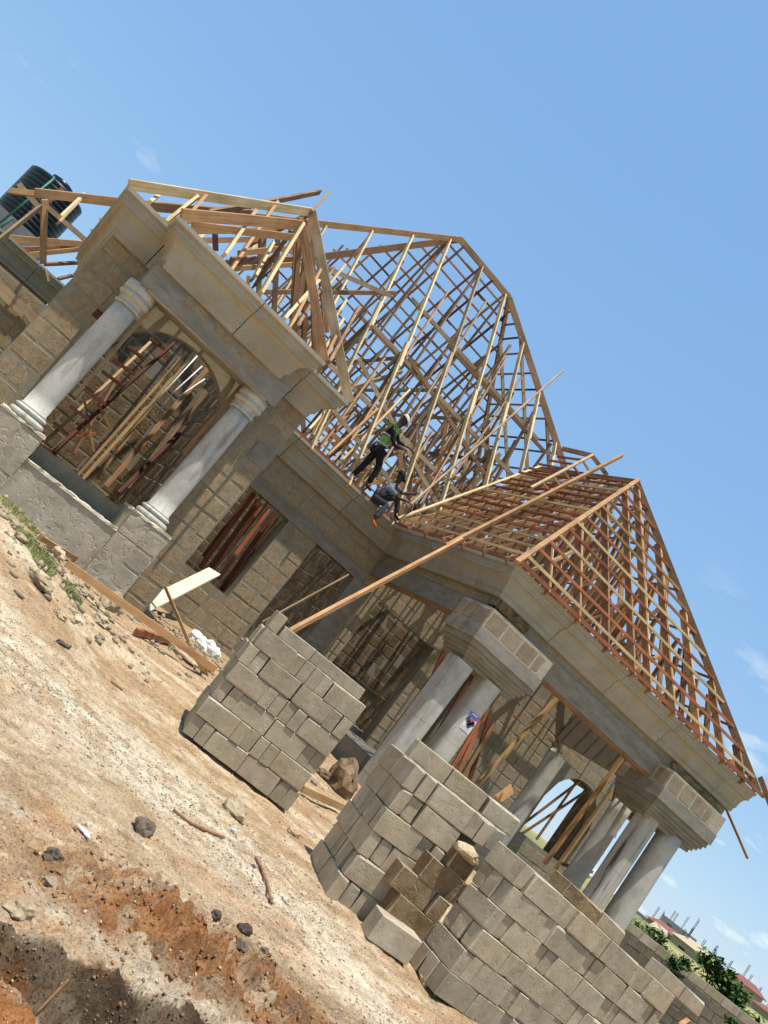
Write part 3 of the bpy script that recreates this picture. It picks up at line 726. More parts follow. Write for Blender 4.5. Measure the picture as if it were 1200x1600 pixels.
# interior and rear walls, left wing
block_wall((0.3, 23.4), (17.0, 23.4), GZ0, 3.5, th=.23, mat='block_brown', bl=.6)  # brown blocks indoors, their dark tone also standing in for room shade
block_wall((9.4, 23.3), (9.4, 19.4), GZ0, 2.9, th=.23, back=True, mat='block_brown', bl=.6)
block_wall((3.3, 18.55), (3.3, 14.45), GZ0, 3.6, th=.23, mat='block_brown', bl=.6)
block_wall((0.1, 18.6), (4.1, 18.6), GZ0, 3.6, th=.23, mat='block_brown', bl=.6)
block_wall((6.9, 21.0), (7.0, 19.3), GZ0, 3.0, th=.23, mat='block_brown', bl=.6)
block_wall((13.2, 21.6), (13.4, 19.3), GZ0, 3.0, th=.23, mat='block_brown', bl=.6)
block_wall((-7.0, 25.95), (-.02, 25.95), GZ0, TOPZ-.63, th=.25, holes=[(2.2, 4.0, 0, 2.2)])
cast_run([(-8.0, 25.9), (.4, 25.9)], 2.4)
block_wall((-7.0, 21.4), (.0, 21.4), GZ0, 2.55, th=.25)
mb = MB(); mb.box((-6.6, 25.5, 2.1), (-.3, 25.9, 2.5)); mb.build('beam', M['beam'], house, origin=(-3, 25.5, 2.1))
mb = MB(); mb.box((.3, 14.45, -1.2), (4.0, 18.5, -.62)); mb.box((4.3, 19.35, -1.2), (20.6, 23.3, -.62)); mb.build('floor_slab', M['beam'], house, origin=(4, 18, -1))
mb = MB(); mb.box((9.35, 14.3, -1.6), (17.2, 18.9, -.72)); mb.build('porch_slab', M['beam'], house, origin=(12, 16, -1))
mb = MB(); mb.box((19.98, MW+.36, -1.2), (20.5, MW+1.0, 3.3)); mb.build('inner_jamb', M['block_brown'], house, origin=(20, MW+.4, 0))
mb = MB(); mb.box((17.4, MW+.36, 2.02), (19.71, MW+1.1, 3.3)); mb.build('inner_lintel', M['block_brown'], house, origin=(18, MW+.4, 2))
block_wall((17.0, 24.6), (24.0, 24.6), GZ0-1, -.12, th=.2)
# solid dark patch, painting the shade inside a putlog hole
mb = MB(); mb.box((.54, P1W-.012, 2.02), (.68, P1W+.05, 2.16)); mb.build('dark_hole_patch', M['darkred'], house, origin=(.54, P1W, 2.02))

# turn the collected wall blocks into parts: nearest 300 single, the rest joined
ALLB.sort(key=lambda t: t[0].translation.length)
near, rest = ALLB[:270], ALLB[270:]
for (mw, l, h, mat, w) in near:
    mh = block_mesh(l, h, .09, M[mat], random.randint(0, 2), rough=1.5); ob = bpy.data.objects.new('block', mh); COL.objects.link(ob)
    setpar(ob, w); ob.matrix_basis = mw
ALT = {}
for (mw, l, h, mat, w) in rest: ALT.setdefault(w.name, []).append((mw, l, h, mat, w))
for wn, lst in ALT.items():
    vs = []; fs = []; mi = []
    for (mw, l, h, mat, w) in lst:
        mh = block_mesh(l, h, .09, M[mat], random.randint(0, 2), rough=1.5); n = len(vs)
        vs += [mw @ v.co for v in mh.vertices]; fs += [tuple(i+n for i in p.vertices) for p in mh.polygons]
    ob = mesh_obj('block_courses', vs, fs, M[lst[0][3]], lst[0][4]); ob['kind'] = 'stuff'
#==SECTION3==
# ------------------------------------------------------------------ roof frames
def ofs(p, q, e0=0, e1=0):
    p = V(p); q = V(q); d = (q-p).normalized(); return p-d*e0, q+d*e1
def rafter(p, q, par, mat='pale', w=.05, h=.13, n=None, name='rafter', e0=.05, e1=.03, bow=.012):
    p, q = ofs(p, q, e0, e1); p = p-ZU*h*.5; q = q-ZU*h*.5
    return timber(name, p, q, w, h, M[mat], par, bow=bow)
WM = ('brown', 'brown', 'grey_wood', 'orange')
# --- main hipped roof
TX = 1.43; EY, RY = 18.5, 25.3; RZ = TOPZ+TX*(RY-EY); LX, RX = -1.4, 20.9
D_, E_ = V((7.6, RY, RZ)), V((10.2, RY, RZ)); BY = 2*RY-EY
def frame(name, segs, label, mat='brown', w=.06, h=.2):
    mb = MB()
    for a_, b_ in segs: mb.bar(a_, b_, w, h)
    o = mb.build(name, M[mat], house, origin=segs[0][0]); o['label'] = label; return o
CF, CB, CFR, CBR = V((LX, EY, TOPZ)), V((LX, BY, TOPZ)), V((RX, EY, TOPZ)), V((RX, BY, TOPZ))
R1 = frame('roof_frame', [(D_, E_), (D_, onY(497, 402, 24.0)), (onY(497, 402, 24.0), onY(352, 412, 20.8)), (E_, CFR), (E_, CBR)], 'tall main hipped roof frame')
timber('hip_board', CF-(D_-CF).normalized()*.15, D_, .06, .17, M['orange'], R1, bow=.002)
def front_top(x):      # where the rafter at x ends on ridge or hip
    if x < D_.x: t = (x-LX)/(D_.x-LX)
    elif x > E_.x: t = (RX-x)/(RX-E_.x)
    else: t = 1
    return t
P1A = V((2.25, 16.03, 6.56)); P1B = V((2.25, EY+(6.56-TOPZ)/TX, 6.56))
C0 = V((8.88, 13.36, 3.82)); S2 = 1.17; T2 = 4.2
A2 = V((C0.x+T2, C0.y+T2-.05, C0.z+S2*T2))
def bend(p):
    p = V(p); k = max(0, min(1, (A2.y-p.y)/(A2.y-C0.y))); p.y -= .045*(p.x-C0.x)*k; return p
VB = V((C0.x+T2, EY+S2*T2/TX, C0.z+S2*T2))
xs = [-.9, .3, 1.3, 2.4, 3.6, 4.8, 6.0, 7.25, 8.75, 10.0, 11.3, 12.5, 13.7, 14.9, 16.1, 17.3, 18.5, 19.7]
for x in xs:
    t = front_top(x); top = V((x, EY+(RY-EY)*t, TOPZ+(RZ-TOPZ)*t)); y0 = EY
    if -.3 < x < 4.5:                                   # starts on the bay roof valley
        y0 = EY+max(0, (6.56-1.17*abs(x-2.25))-TOPZ)/TX
    if 8.88 < x < 13.1: y0 = EY+(x-8.88)*S2/TX
    elif 13.1 <= x < 17.3: y0 = EY+(17.3-x)*S2/TX
    bot = V((x, y0, TOPZ+(y0-EY)*TX))
    if (top-bot).length > .5:
        midp = bot.lerp(top, random.uniform(.42, .58)); dd = (top-bot).normalized()
        rafter(bot, midp+dd*.5, R1, 'pale', .05, .13)
        a_ = midp-dd*.5+V((.052, 0, 0)); rafter(a_, top+V((.03, 0, 0)), R1, random.choice(('pale', 'pale', 'grey_wood')), .05, .13)
    bt = V((x, BY-(RY-EY)*t, top.z))
    if x > 3:
        rafter((x, BY, TOPZ), bt, R1, random.choice(WM), .05, .12)
        t2 = front_top(x+.6); rafter((x+.6, BY, TOPZ), (x+.6, BY-(RY-EY)*t2, TOPZ+(RZ-TOPZ)*t2), R1, random.choice(('brown', 'darkred', 'brown')), .05, .12)
NP = 27
for k in range(NP):                                     # purlins: back, left and right slopes
    t = (k+.3+random.uniform(-.22, .22))/NP; z = TOPZ+(RZ-TOPZ)*t; LXX = max(4.2, LX+(D_.x-LX)*t); yb = BY-(BY-RY)*t; xl = LX+(D_.x-LX)*t; xr = RX+(E_.x-RX)*t; yf = EY+(RY-EY)*t
    mt_ = lambda: random.choice(('brown', 'brown', 'red', 'darkred', 'brown'))
    xl = LXX if LXX < xr-2 else xl
    xm = (xl+xr)/2+random.uniform(-1, 1)
    timber('purlin', (xl, yb+.03, z+.04), (xm+.2, yb+.03, z+.04), .05, .05, M[mt_()], R1, bow=.022)
    timber('purlin', (xm-.2, yb-.02, z+.04), (xr, yb-.02, z+.04), .05, .05, M[mt_()], R1, bow=.022)
    timber('purlin', (xr+.03, yf, z+.04), (xr+.03, yb, z+.04), .05, .05, M[mt_()], R1, bow=.022)
for k in range(1, 11):                                  # hip-side rafters
    y = EY+(BY-EY)*k/11; t = 1-abs(y-RY)/(RY-EY)
    rafter((RX, y, TOPZ), (RX+(E_.x-RX)*t, y, TOPZ+(RZ-TOPZ)*t), R1, random.choice(WM), .05, .12)
rr = random.Random(5)
for i_, x in enumerate(xs[5:]):                         # trusses under each rafter pair
    t = front_top(x); top = V((x+.06, RY, TOPZ+(RZ-TOPZ)*t-.1)); h_ = top.z-TOPZ
    yF, yBk = EY+.25, BY-.3
    if t > .98: pass
    def rz(y): return TOPZ+TX*min(y-EY, BY-y, (RY-EY)*t)
    mts = lambda: M[rr.choice(('brown', 'brown', 'brown', 'grey_wood', 'orange'))]
    timber('tie_beam', (x+.06, yF, TOPZ+.03), (x+.06, RY+.4, TOPZ+.03), .05, .15, mts(), R1)
    timber('tie_beam', (x+.11, RY-.4, TOPZ+.03), (x+.11, yBk, TOPZ+.03), .05, .15, mts(), R1)
    ys = [EY+1.5, EY+3.1, EY+4.8, RY+.05, BY-4.6, BY-3.0, BY-1.5]
    for y in ys:
        zt = rz(y)-.05
        if zt-TOPZ > .5 and rr.random() < .92: timber('post', (x+.1, y, TOPZ), (x+.1, y+rr.uniform(-.1, .1), zt), .05, .11, mts(), R1, up=V((0, 1, 0)))
    for (ya, yb) in ((EY+1.5, EY+3.1), (EY+3.1, EY+4.8), (EY+4.8, RY), (RY, BY-4.6), (BY-4.6, BY-3)):
        if rr.random() < .95:
            za = TOPZ+.05; zb = rz(yb)-.1
            if rr.random() < .4: ya, yb = yb, ya; zb = rz(yb)-.1
            if zb-za > .6: timber('strut', (x+.02, ya, za), (x+.02, yb, zb), .05, .11, mts(), R1, up=V((0, 1, 0)))
    if h_ > 3: timber('collar', (x+.12, EY+(h_*.45)/TX, TOPZ+h_*.45), (x+.12, BY-(h_*.45)/TX, TOPZ+h_*.45), .05, .11, mts(), R1)
for k in range(60):                                     # long wind braces, walings and stray props
    xa = rr.uniform(5.0, 15); ya = rr.uniform(EY+.5, RY+2); za = TOPZ+rr.uniform(0, 2)
    xb = xa+rr.uniform(-3.2, 3.2); yb = ya+rr.uniform(-.6, 2.2); zb = za+rr.uniform(1.5, 4.5)
    def inside(p):
        return p.z < TOPZ+.93*TX*min(p.y-EY, BY-p.y) and p.z < TOPZ+(RZ-TOPZ)*.93*min(1, max(0, front_top(p.x)))
    pa, pb = V((xa, ya, za)), V((xb, yb, zb))
    n_ = 0
    while not (inside(pb)) and n_ < 12: pb = pa.lerp(pb, .85); n_ += 1
    if inside(pa) and (pb-pa).length > 1: timber('brace', pa, pb, .05, .12, M[rr.choice(('brown', 'grey_wood', 'orange', 'brown'))], R1)
for (za, ya) in ((2.2, 1.9), (4.2, 3.2), (6.2, 4.7)):
    timber('waling', (4.5+za*.4, EY+ya, TOPZ+za), (17-za*.6, EY+ya+.1, TOPZ+za), .05, .12, M['grey_wood'], R1)
    timber('waling', (4.8+za*.4, BY-ya, TOPZ+za), (16-za*.6, BY-ya+.1, TOPZ+za), .05, .12, M['brown'], R1)
# braces lying in the front slope seen crossing the light rafters
for (a_, b_) in (((547, 690), (700, 455)), ((590, 735), (760, 470)), ((560, 560), (690, 800)), ((640, 560), (760, 745)), ((700, 540), (850, 705)), ((655, 790), (790, 560)), ((690, 770), (815, 590)), ((520, 640), (640, 790))):
    def onF(px, off=.3):                                # intersection with the front slope plane, a little inside it
        d = ray(*px); k_ = (TOPZ-off-TX*EY)/(d.z-TX*d.y); return d*k_
    timber('brace', onF(a_), onF(b_), .05, .11, M[rr.choice(('brown', 'grey_wood'))], R1)
# wall plates / fascia strips on the cornice
mb = MB(); mb.bar((4.45, 18.53, TOPZ+.03), (8.9, 18.53, TOPZ+.03), .05, .07); mb.bar((8.91, 18.55, TOPZ+.035), (8.91, 13.4, TOPZ+.06), .05, .08)
mb.bar(bend((8.9, 13.34, 3.83)), bend((17.5, 13.34, 3.83)), .05, .08); mb.build('wall_plate', M['red'], house, origin=(8, 18, TOPZ))

# --- porch roof
HR = V((17.28, C0.y, C0.z))
R2 = frame('roof_frame', [(A2, VB), (A2, bend(HR))], 'reddish porch roof frame in front of the main roof', 'brown', .06, .17)
timber('hip_board', C0+V((-.12, -.12, -.08)), A2+V((0, 0, .10)), .10, .07, M['orange'], R2, up=ZU, bow=.004)
timber('valley_board', (C0.x-.1, EY+.02, 3.86), VB+V((0, -.1, .1)), .07, .06, M['pale'], R2, bow=.004)
ext = V((C0.x+T2+.0, EY+1.6, 0))
NPU = 14; s_max = T2
for k in range(NPU):
    s = (k+.45)*s_max/NPU; z = C0.z+S2*s+.07; x = C0.x+s
    timber('purlin', (x, C0.y+s*.988-.02, z), (x, EY+s*S2/TX, z), .05, .05, M[random.choice(('red', 'red', 'orange', 'red', 'pale'))], R2, bow=.008)
    mtf = 'bamboo' if k == 7 else random.choice(('red', 'red', 'red', 'red', 'orange', 'pale'))
    timber('purlin', bend((C0.x+s, C0.y+s*.988, z)), bend((HR.x-s, C0.y+s*.988, z)), .05, .055, M[mtf], R2, bow=.006)
    if k % 2 == 0: timber('purlin', bend((HR.x-s, C0.y+s, z)), (HR.x-s, EY+s*S2/TX, z), .05, .05, M[random.choice(('red', 'brown'))], R2)
for k in range(11):                                     # rafters of the left and right slopes
    y = 13.7+k*.82; t = min(1, (y-C0.y)/T2); y1 = y; s0 = 0 if y < EY else (y-EY)*TX/S2
    if s0 < T2*t:
        rafter((C0.x+s0, y, C0.z+S2*s0+.02), (C0.x+T2*t, y, C0.z+S2*T2*t), R2, random.choice(('brown', 'brown', 'orange', 'brown')), .05, .15)
        rafter((HR.x-s0, y, C0.z+S2*s0+.02), (HR.x-T2*t, y, C0.z+S2*T2*t), R2, random.choice(('brown', 'brown', 'orange')), .05, .15)
for x in (9.75, 10.7, 11.65, 12.55, 13.12, 14.0, 14.95, 15.9, 16.7):
    t = min(x-C0.x, HR.x-x)/T2
    rafter(bend((x, C0.y, C0.z+.02)), bend((x, C0.y+T2*t*.985, C0.z+S2*T2*t)), R2, random.choice(('orange', 'brown', 'brown')), .05, .16)
    timber('rafter', bend((x+.05, C0.y+.02, C0.z-.02)), bend((x+.05, C0.y+T2*t*.985, C0.z+S2*T2*t-.04)), .022, .09, M['pale'], R2)
rr = random.Random(9)
for k in range(6):                                      # interior trusses
    y = 14.6+k*.95; t = min(1, (y-C0.y)/T2); hh = S2*T2*t
    timber('tie_beam', (C0.x+.2, y, C0.z+.0), (HR.x-.2, y, C0.z+.0), .05, .14, M['brown'], R2)
    for j in range(1, 9):
        x = C0.x+(HR.x-C0.x)*j/9; zt = C0.z+S2*min(T2*t, x-C0.x, HR.x-x)-.08
        if zt-C0.z > .4:
            timber('post', (x, y+.05, C0.z), (x, y+.05, zt), .05, .10, M[rr.choice(('brown', 'orange', 'red'))], R2, up=V((0, 1, 0)))
            x2 = x+rr.choice((-.8, .8)); z2 = C0.z+S2*min(T2*t, max(0, x2-C0.x), max(0, HR.x-x2))-.1
            if z2-C0.z > .5: timber('strut', (x, y-.05, C0.z), (x2, y-.05, z2), .05, .10, M[rr.choice(('brown', 'brown', 'pale', 'orange'))], R2, up=V((0, 1, 0)))
for k in range(46):                                     # short off-cut blocks and cleats nailed to the rafters
    y = rr.uniform(13.8, 19.2); s = rr.uniform(.2, 3.9)
    if y-C0.y < s+.2: continue
    p = V((C0.x+s+.05, y, C0.z+S2*s-.12)); timber('cleat', p, p+V((rr.uniform(.1, .5), rr.uniform(-.5, .5), rr.uniform(-.4, .1))), .05, .08, M[rr.choice(('pale', 'orange', 'brown'))], R2)
# small upper hip that shows past the porch ridge
UA = onX(925, 712, 13.1); UB = onX(878, 701, 12.75)
LQ = onX(830, 762, 11.2)
mbq = MB(); mbq.bar(UA, UB, .05, .14); mbq.bar(UA, onX(948, 742, 13.35), .05, .12)
R3 = mbq.build('roof_frame', M['brown'], house, origin=UA); R3['label'] = 'small upper hip frame showing past the porch ridge'
timber('hip_board', UA+V((0, -.02, .03)), LQ, .07, .06, M['pale'], R3, bow=.004)
for k in range(1, 6):
    t = k/6; p = UA.lerp(LQ, t); timber('purlin', p, p+V((1.5*(t)+.4, -.05, -.15)), .05, .05, M[random.choice(('red', 'orange'))], R3)
    q = UA.lerp(LQ, t*.9); timber('purlin', q, q+V((-.15*t, 1.2, 0.0)), .05, .05, M['red'], R3)

# --- bay roof
CL1, CR1 = V((-.31, 13.65, TOPZ)), V((4.44, 13.65, TOPZ))
R4 = frame('roof_frame', [(P1A, P1B)], 'small hipped roof frame over the arched bay', 'brown', .06, .15)
timber('hip_board', CL1, P1A, .05, .16, M['pale'], R4, bow=.003); timber('hip_board', CR1+V((0, .02, 0)), P1A, .05, .17, M['grey_wood'], R4, bow=.004)
QA = onY(471, 352, 14.3); QL = V((.46, 12.93, TOPZ)); QR = V((3.5, 12.93, TOPZ))
timber('hip_board', QR+V((-.03, .05, 0)), QA, .05, .15, M['brown'], R4); timber('rafter', onY(407, 459, 12.98), QA+V((0, 0, .03)), .05, .11, M['pale'], R4)
timber('hip_board', onY(283, 335, 12.97), QA, .05, .17, M['orange'], R4)
timber('tie_beam', onY(300, 352, 13.6), onY(468, 372, 14.6), .05, .12, M['orange'], R4); timber('tie_beam', onY(232, 322, 14.6), onY(392, 334, 16.5), .05, .16, M['brown'], R4)
timber('tie_beam', onY(325, 333, 15), onY(500, 300, 20), .05, .13, M['brown'], R4)
timber('rafter', onY(258, 348, 13.7), onY(308, 308, 14.4), .05, .10, M['pale'], R4); timber('rafter', onY(350, 399, 12.98), onY(398, 330, 14.3), .05, .10, M['pale'], R4)
timber('rafter', onY(234, 316, 13.9), onY(247, 306, 14.2), .05, .08, M['pale'], R4)
for (a_, ya, b_, yb, mt_) in (((443, 500), 13.0, (497, 440), 15.2, 'pale'), ((462, 512), 13.0, (520, 420), 17, 'brown'), ((497, 560), 13.7, (535, 500), 15.6, 'pale'), ((513, 567), 13.2, (560, 480), 17, 'brown'),
                          ((470, 340), 15.6, (455, 540), 16.5, 'brown'), ((480, 345), 15.9, (475, 540), 16.5, 'brown'), ((485, 345), 15.8, (468, 470), 15.6, 'brown'), ((486, 350), 16.1, (492, 560), 16.8, 'brown'), ((493, 350), 16, (510, 520), 16.2, 'brown'),
                          ((391, 440), 16, (470, 350), 15.5, 'brown'), ((398, 447), 16, (455, 360), 15.5, 'brown'), ((372, 396), 17, (470, 386), 17.5, 'orange'), ((360, 405), 19, (497, 403), 21.8, 'brown'), ((362, 420), 19, (480, 412), 20, 'orange'),
                          ((486, 332), 15.9, (513, 302), 16.3, 'grey_wood'), ((336, 366), 18, (337, 392), 18, 'darkred'), ((505, 455), 15.5, (538, 415), 17.5, 'pale'), ((398, 432), 15.5, (426, 380), 16.5, 'pale'), ((412, 372), 18.5, (411, 400), 18.5, 'brown'),
                          ((521, 500), 17, (540, 470), 18, 'pale'), ((425, 380), 19, (610, 462), 20.5, 'grey_wood'), ((413, 456), 19, (620, 458), 21, 'brown')):
    timber('strut', onY(*a_, ya), onY(*b_, yb), .05, .11, M[mt_], R4)
for x in (.6, 1.6, 2.9, 3.7):
    s = min(x+.31, 4.44-x); zt = TOPZ+1.17*s
    timber('rafter', (x, 13.7+s*.0+0.0, TOPZ), (x, 13.65+s, zt), .05, .1, M['orange'], R4)
for y in (16.8, 18.0, 19.2):
    timber('rafter', (4.44, y, TOPZ), (2.28, y, 6.5), .05, .11, M['brown'], R4); timber('rafter', (-.31, y, TOPZ), (2.22, y, 6.5), .05, .11, M['orange'], R4)
# small trimmings above the main cornice between bay and workers
for (a_, b_, y) in (((482, 672), (505, 645), 18.7), ((492, 690), (560, 590), 19.2), ((500, 700), (600, 560), 19.4), ((512, 712), (590, 640), 19), ((488, 680), (550, 560), 19.6), ((530, 725), (640, 610), 19.6), ((500, 660), (640, 790), 19.8)):
    timber('strut', onY(*a_, y), onY(*b_, y+1.0), .05, .12, M[rr.choice(('brown', 'orange', 'pale'))], R1)

# --- timbers of the left wing
R5m = MB(); R5m.bar(onY(15, 298, 24), onY(186, 318, 20), .05, .17)
R5 = R5m.build('roof_frame', M['orange'], house, origin=onY(15, 298, 24)); R5['label'] = 'loose rafters over the far left wing'
for (a_, ya, b_, yb, mt_, w_) in (((-8, 380), 24, (72, 316), 24.4, 'grey_wood', .16), ((70, 312), 24.3, (67, 412), 25, 'orange', .17), ((72, 322), 24.4, (148, 388), 25, 'grey_wood', .13), ((60, 330), 25, (98, 295), 25, 'brown', .12),
                          ((12, 372), 25.5, (165, 384), 26.5, 'orange', .17), ((35, 390), 25.6, (140, 386), 26.5, 'brown', .15), ((46, 398), 25.6, (142, 388), 26.2, 'orange', .12), ((70, 413), 25.6, (130, 410), 27, 'brown', .1), ((90, 436), 25.6, (115, 430), 27, 'brown', .1),
                          ((72, 420), 25.4, (76, 440), 25.4, 'pale', .06), ((30, 288), 26, (62, 325), 25, 'grey_wood', .15)):
    timber('rafter', onY(*a_, ya), onY(*b_, yb), .06, w_, M[mt_], R5)
# rebate the pieces of white board seen at the left edge
for (a_, b_, h_) in (((-10, 440), (40, 490), .5), ((38, 478), (62, 512), .42)):
    p = onY(*a_, 21.3); q = onY(*b_, 21.3); timber('shutter_board', p, q, .05, h_*.55, M['grey_wood'], house)

# ------------------------------------------------------------------ water tank on its tower
tk = thing('water_tank', 'black ribbed plastic water tank on a block tower behind the left wing', 'water tank', (-2.6, 30, 3.4))
ta = onY(58, 268, 30); tb = onY(108, 330, 30)
pc = onY(31, 357, 30.9); prof = []
for k in range(11):
    z = .0+k*.16; prof += [(.97, z), (.99, z+.02), (.99, z+.135), (.97, z+.15)]
prof = [(.94, -.02)]+prof+[(.94, 1.78), (.55, 1.88), (.4, 1.90)]
mb = MB(); mb.lathe(pc, prof, 28); mb.build('tank_body', M['tank'], tk, True, origin=pc)
mb = MB(); mb.lathe(pc+V((0, 0, 1.88)), [(.36, 0), (.38, .03), (.38, .16), (.2, .22)], 20); mb.build('tank_lid', M['tank'], tk, True, origin=pc+V((0, 0, 1.88)))
tw = MB(); tw.box((pc.x-1.0, pc.y-1.0, -3.0), (pc.x+1.0, pc.y+1.0, pc.z-.02))
twr = tw.build('water_tower', M['greywall']); tag(twr, 'grey rendered tower carrying the black water tank', 'tower')
pi = MB(); pi.tube([onY(-5, 352, 29.5), onY(83, 280, 29.5)], .03, 8); pi.tube([onY(83, 280, 29.5), onY(84, 277, 29.9)], .035, 8); pi.tube([onY(-5, 360, 29.4), onY(20, 341, 29.4), onY(22, 345, 29.4)], .03, 8)
po = pi.build('water_pipe', M['pipe'], None, True, origin=onY(-5, 352, 29.5)); tag(po, 'thin green water pipe rising past the black tank', 'pipe')
#==SECTION4==
# ------------------------------------------------------------------ stacks of blocks: every block a thing
ORD = ['bottom', 'second', 'third', 'fourth', 'fifth', 'sixth', 'seventh', 'eighth']
NTH = ['first', 'second', 'third', 'fourth', 'fifth', 'sixth', 'seventh', 'eighth', 'ninth', 'tenth', 'eleventh', 'twelfth']
def put_block(mw, l, h, d, mat, label, group, cat='block', var=None):
    me_ = block_mesh(l, h, d, M[mat], random.randint(0, 5) if var is None else var)
    o = bpy.data.objects.new('concrete_block', me_); COL.objects.link(o); o.matrix_world = mw
    return tag(o, label, cat, group)
def stack(org, yaw, rows, H_, LL, EE, sname, group, depth=2, tilt=0, mat='block', jit=.013, lab_side='left'):
    """rows: list from the bottom, each (x offset, pattern string of L/E, y offset, depth bays, mats)"""
    base = Matrix.Translation(org) @ Matrix.Rotation(yaw, 4, 'Z') @ Matrix.Rotation(tilt, 4, 'Y')
    top = len(rows)-1
    for r, row in enumerate(rows):
        xo, pat, yo = row[:3]; dep = row[3] if len(row) > 3 else depth; mats = row[4] if len(row) > 4 else None
        x = xo; z = r*H_
        for i_, ch in enumerate(pat):
            if ch == ' ': x += EE; continue
            w = LL if ch == 'L' else EE
            mt_ = mat
            if mats and mats[i_] == 'b': mt_ = 'block_brown'
            elif random.random() < .03: mt_ = 'block_brown'
            nd = dep
            for bay in range(nd):
                y0 = yo+bay*(LL+.012)
                vis_edge = (i_ == 0 or i_ == len(pat)-1 or r >= top-1)
                if bay > 0 and not vis_edge: continue
                where = 'facing the track' if bay == 0 else 'in the row behind the front'
                if ch == 'E':
                    c = V((x+w/2+random.uniform(-1, 1)*jit*.5, y0+LL/2+random.uniform(-1, 1)*jit*1.6, z))
                    mw = base @ Matrix.Translation(c) @ Matrix.Rotation(random.uniform(-.015, .015), 4, 'Z') @ Matrix.Rotation(math.pi/2, 4, 'Z')
                    put_block(mw, LL-.01, H_-.006, EE-.004, mt_, f'{sname}: end-on block, {ORD[r]} course, {NTH[i_]} from left, {where}', group)
                else:
                    n_ = 3 if (vis_edge) else 1
                    for q in range(n_):
                        dd = LL/3-.006
                        c = V((x+w/2+random.uniform(-1, 1)*jit*(.5 if q == 0 else 1.5), y0+dd/2+q*(LL/3)+random.uniform(-1, 1)*jit*.7, z))
                        mw = base @ Matrix.Translation(c) @ Matrix.Rotation(random.uniform(-.022, .022), 4, 'Z')
                        wh = where if q == 0 else ('one layer in' if q == 1 else 'two layers in') if bay == 0 else ('rear half, near layer', 'rear half, middle layer', 'rear half, far layer')[q]
                        put_block(mw, w-.008, H_-.006, dd, mt_, f'{sname}: long block, {ORD[r]} course, {NTH[i_]} from left, {wh}', group)
            x += w+.004
    return base
# left stack
s1 = V((3.86, 9.06, -1.435)); y1 = math.radians(-17.3)
rows = [(0, 'EELLEE', 0), (-.02, 'LEEEEL', 0), (.0, 'EELLEE', .012), (-.01, 'LEEEEL', 0), (-.015, 'EELLEE', 0), (.0, 'LEEEEL', .01)]
b1 = stack(s1, y1, rows, .238, .458, .131, 'left stack', 'blocks of the left stack', depth=2)
def loose(b, x, y, z, l, h, d, rz, label, group, mat='block', rx=0):
    return put_block(b @ Matrix.Translation((x, y, z)) @ Matrix.Rotation(rz, 4, 'Z') @ Matrix.Rotation(rx, 4, 'X'), l, h, d, mat, label, group)
T1 = 6*.238
G1L = 'loose blocks on the left stack'
loose(b1, .085, .36, T1, .45, .225, .13, math.pi/2, 'block set on edge at the left end on top of the left stack', G1L)
loose(b1, .40, .20, T1, .44, .14, .22, -.02, 'flat block on top of the left stack beside the one on edge', G1L)
loose(b1, .80, .24, T1, .34, .14, .22, .03, 'short flat block in the middle of the top of the left stack', G1L)
loose(b1, 1.16, .34, T1, .46, .14, .22, -.03, 'flat block at the right end of the top of the left stack', G1L)
loose(b1, .55, .70, T1, .44, .14, .22, .03, 'flat block on the rear of the top of the left stack', G1L)
# middle stack
s2 = V((4.93, 6.74, -1.53)); y2 = math.radians(-14)
G2 = 'blocks of the middle stack'
rows = [(0, 'EEL', 0), (.02, 'LEE', 0), (.0, 'EEL', .01), (-.01, 'LEE', 0), (.0, 'EEL', .0), (-.02, 'EELEE', -.01)]
b2 = stack(s2, y2, rows, .232, .462, .135, 'middle stack', G2, depth=2)
loose(b2, .60, -.28, .0, .46, .235, .225, .06, 'pale single block lying on the ground in front of the middle stack', 'loose block by the middle stack')
T2_ = 6*.232
for (x, y, l, lab) in ((.28, .55, .46, 'left'), (.75, .55, .46, 'middle'), (1.22, .52, .40, 'right')):
    loose(b2, x, y, T2_, l, .19, .14, random.uniform(-.03, .03), f'flat block on the top rear edge of the middle stack, the {lab} one of three', 'flat blocks topping the middle stack')
# rear shaded part joining middle and right stacks
b2r = stack(s2+Matrix.Rotation(y2, 3, 'Z') @ V((.76, .42, 0)), y2, [(0, 'LE', .12, 1)]*4+[(.02, 'EEE', .10, 1), (.0, 'LE', .0, 1)], .232, .45, .135, 'shaded rear stack', 'blocks of the shaded rear stack', depth=1)
# right stack, running away to the right and leaning with the ground
o3 = onZ(676, 1546, -1.52); y3 = math.radians(3.5); tl3 = math.radians(3.2)
G3 = 'blocks of the right stack'
rows = [(0, 'LEELEELLEEL', 0, 1), (.0, 'EELEELEEELL', 0, 1), (.02, 'LEELLEELEEL', 0, 1), (.0, 'EELEELLEELE', 0, 1), (.02, 'LEELEEELLEE', 0, 1), (-.0, 'ELEELEELEEL', -.01, 1)]
R3s = Matrix.Rotation(y3, 3, 'Z')
b3 = stack(o3+V((.03, 0, -.02)), y3, rows, .222, .455, .14, 'right stack', G3, depth=1, tilt=tl3)
T3 = 6*.222
for (x, y, l, h, lab, mt_) in ((.95, .16, .62, .14, 'left', 'block_brown'), (1.5, .16, .46, .14, 'second', 'block'), (2.75, .14, .42, .15, 'third', 'block'), (3.22, .14, .46, .15, 'right', 'block')):
    loose(b3, x, y, T3, l, h, .22, random.uniform(-.02, .02), f'flat block lying on top of the right stack, {lab} of four', 'flat blocks topping the right stack', mt_)
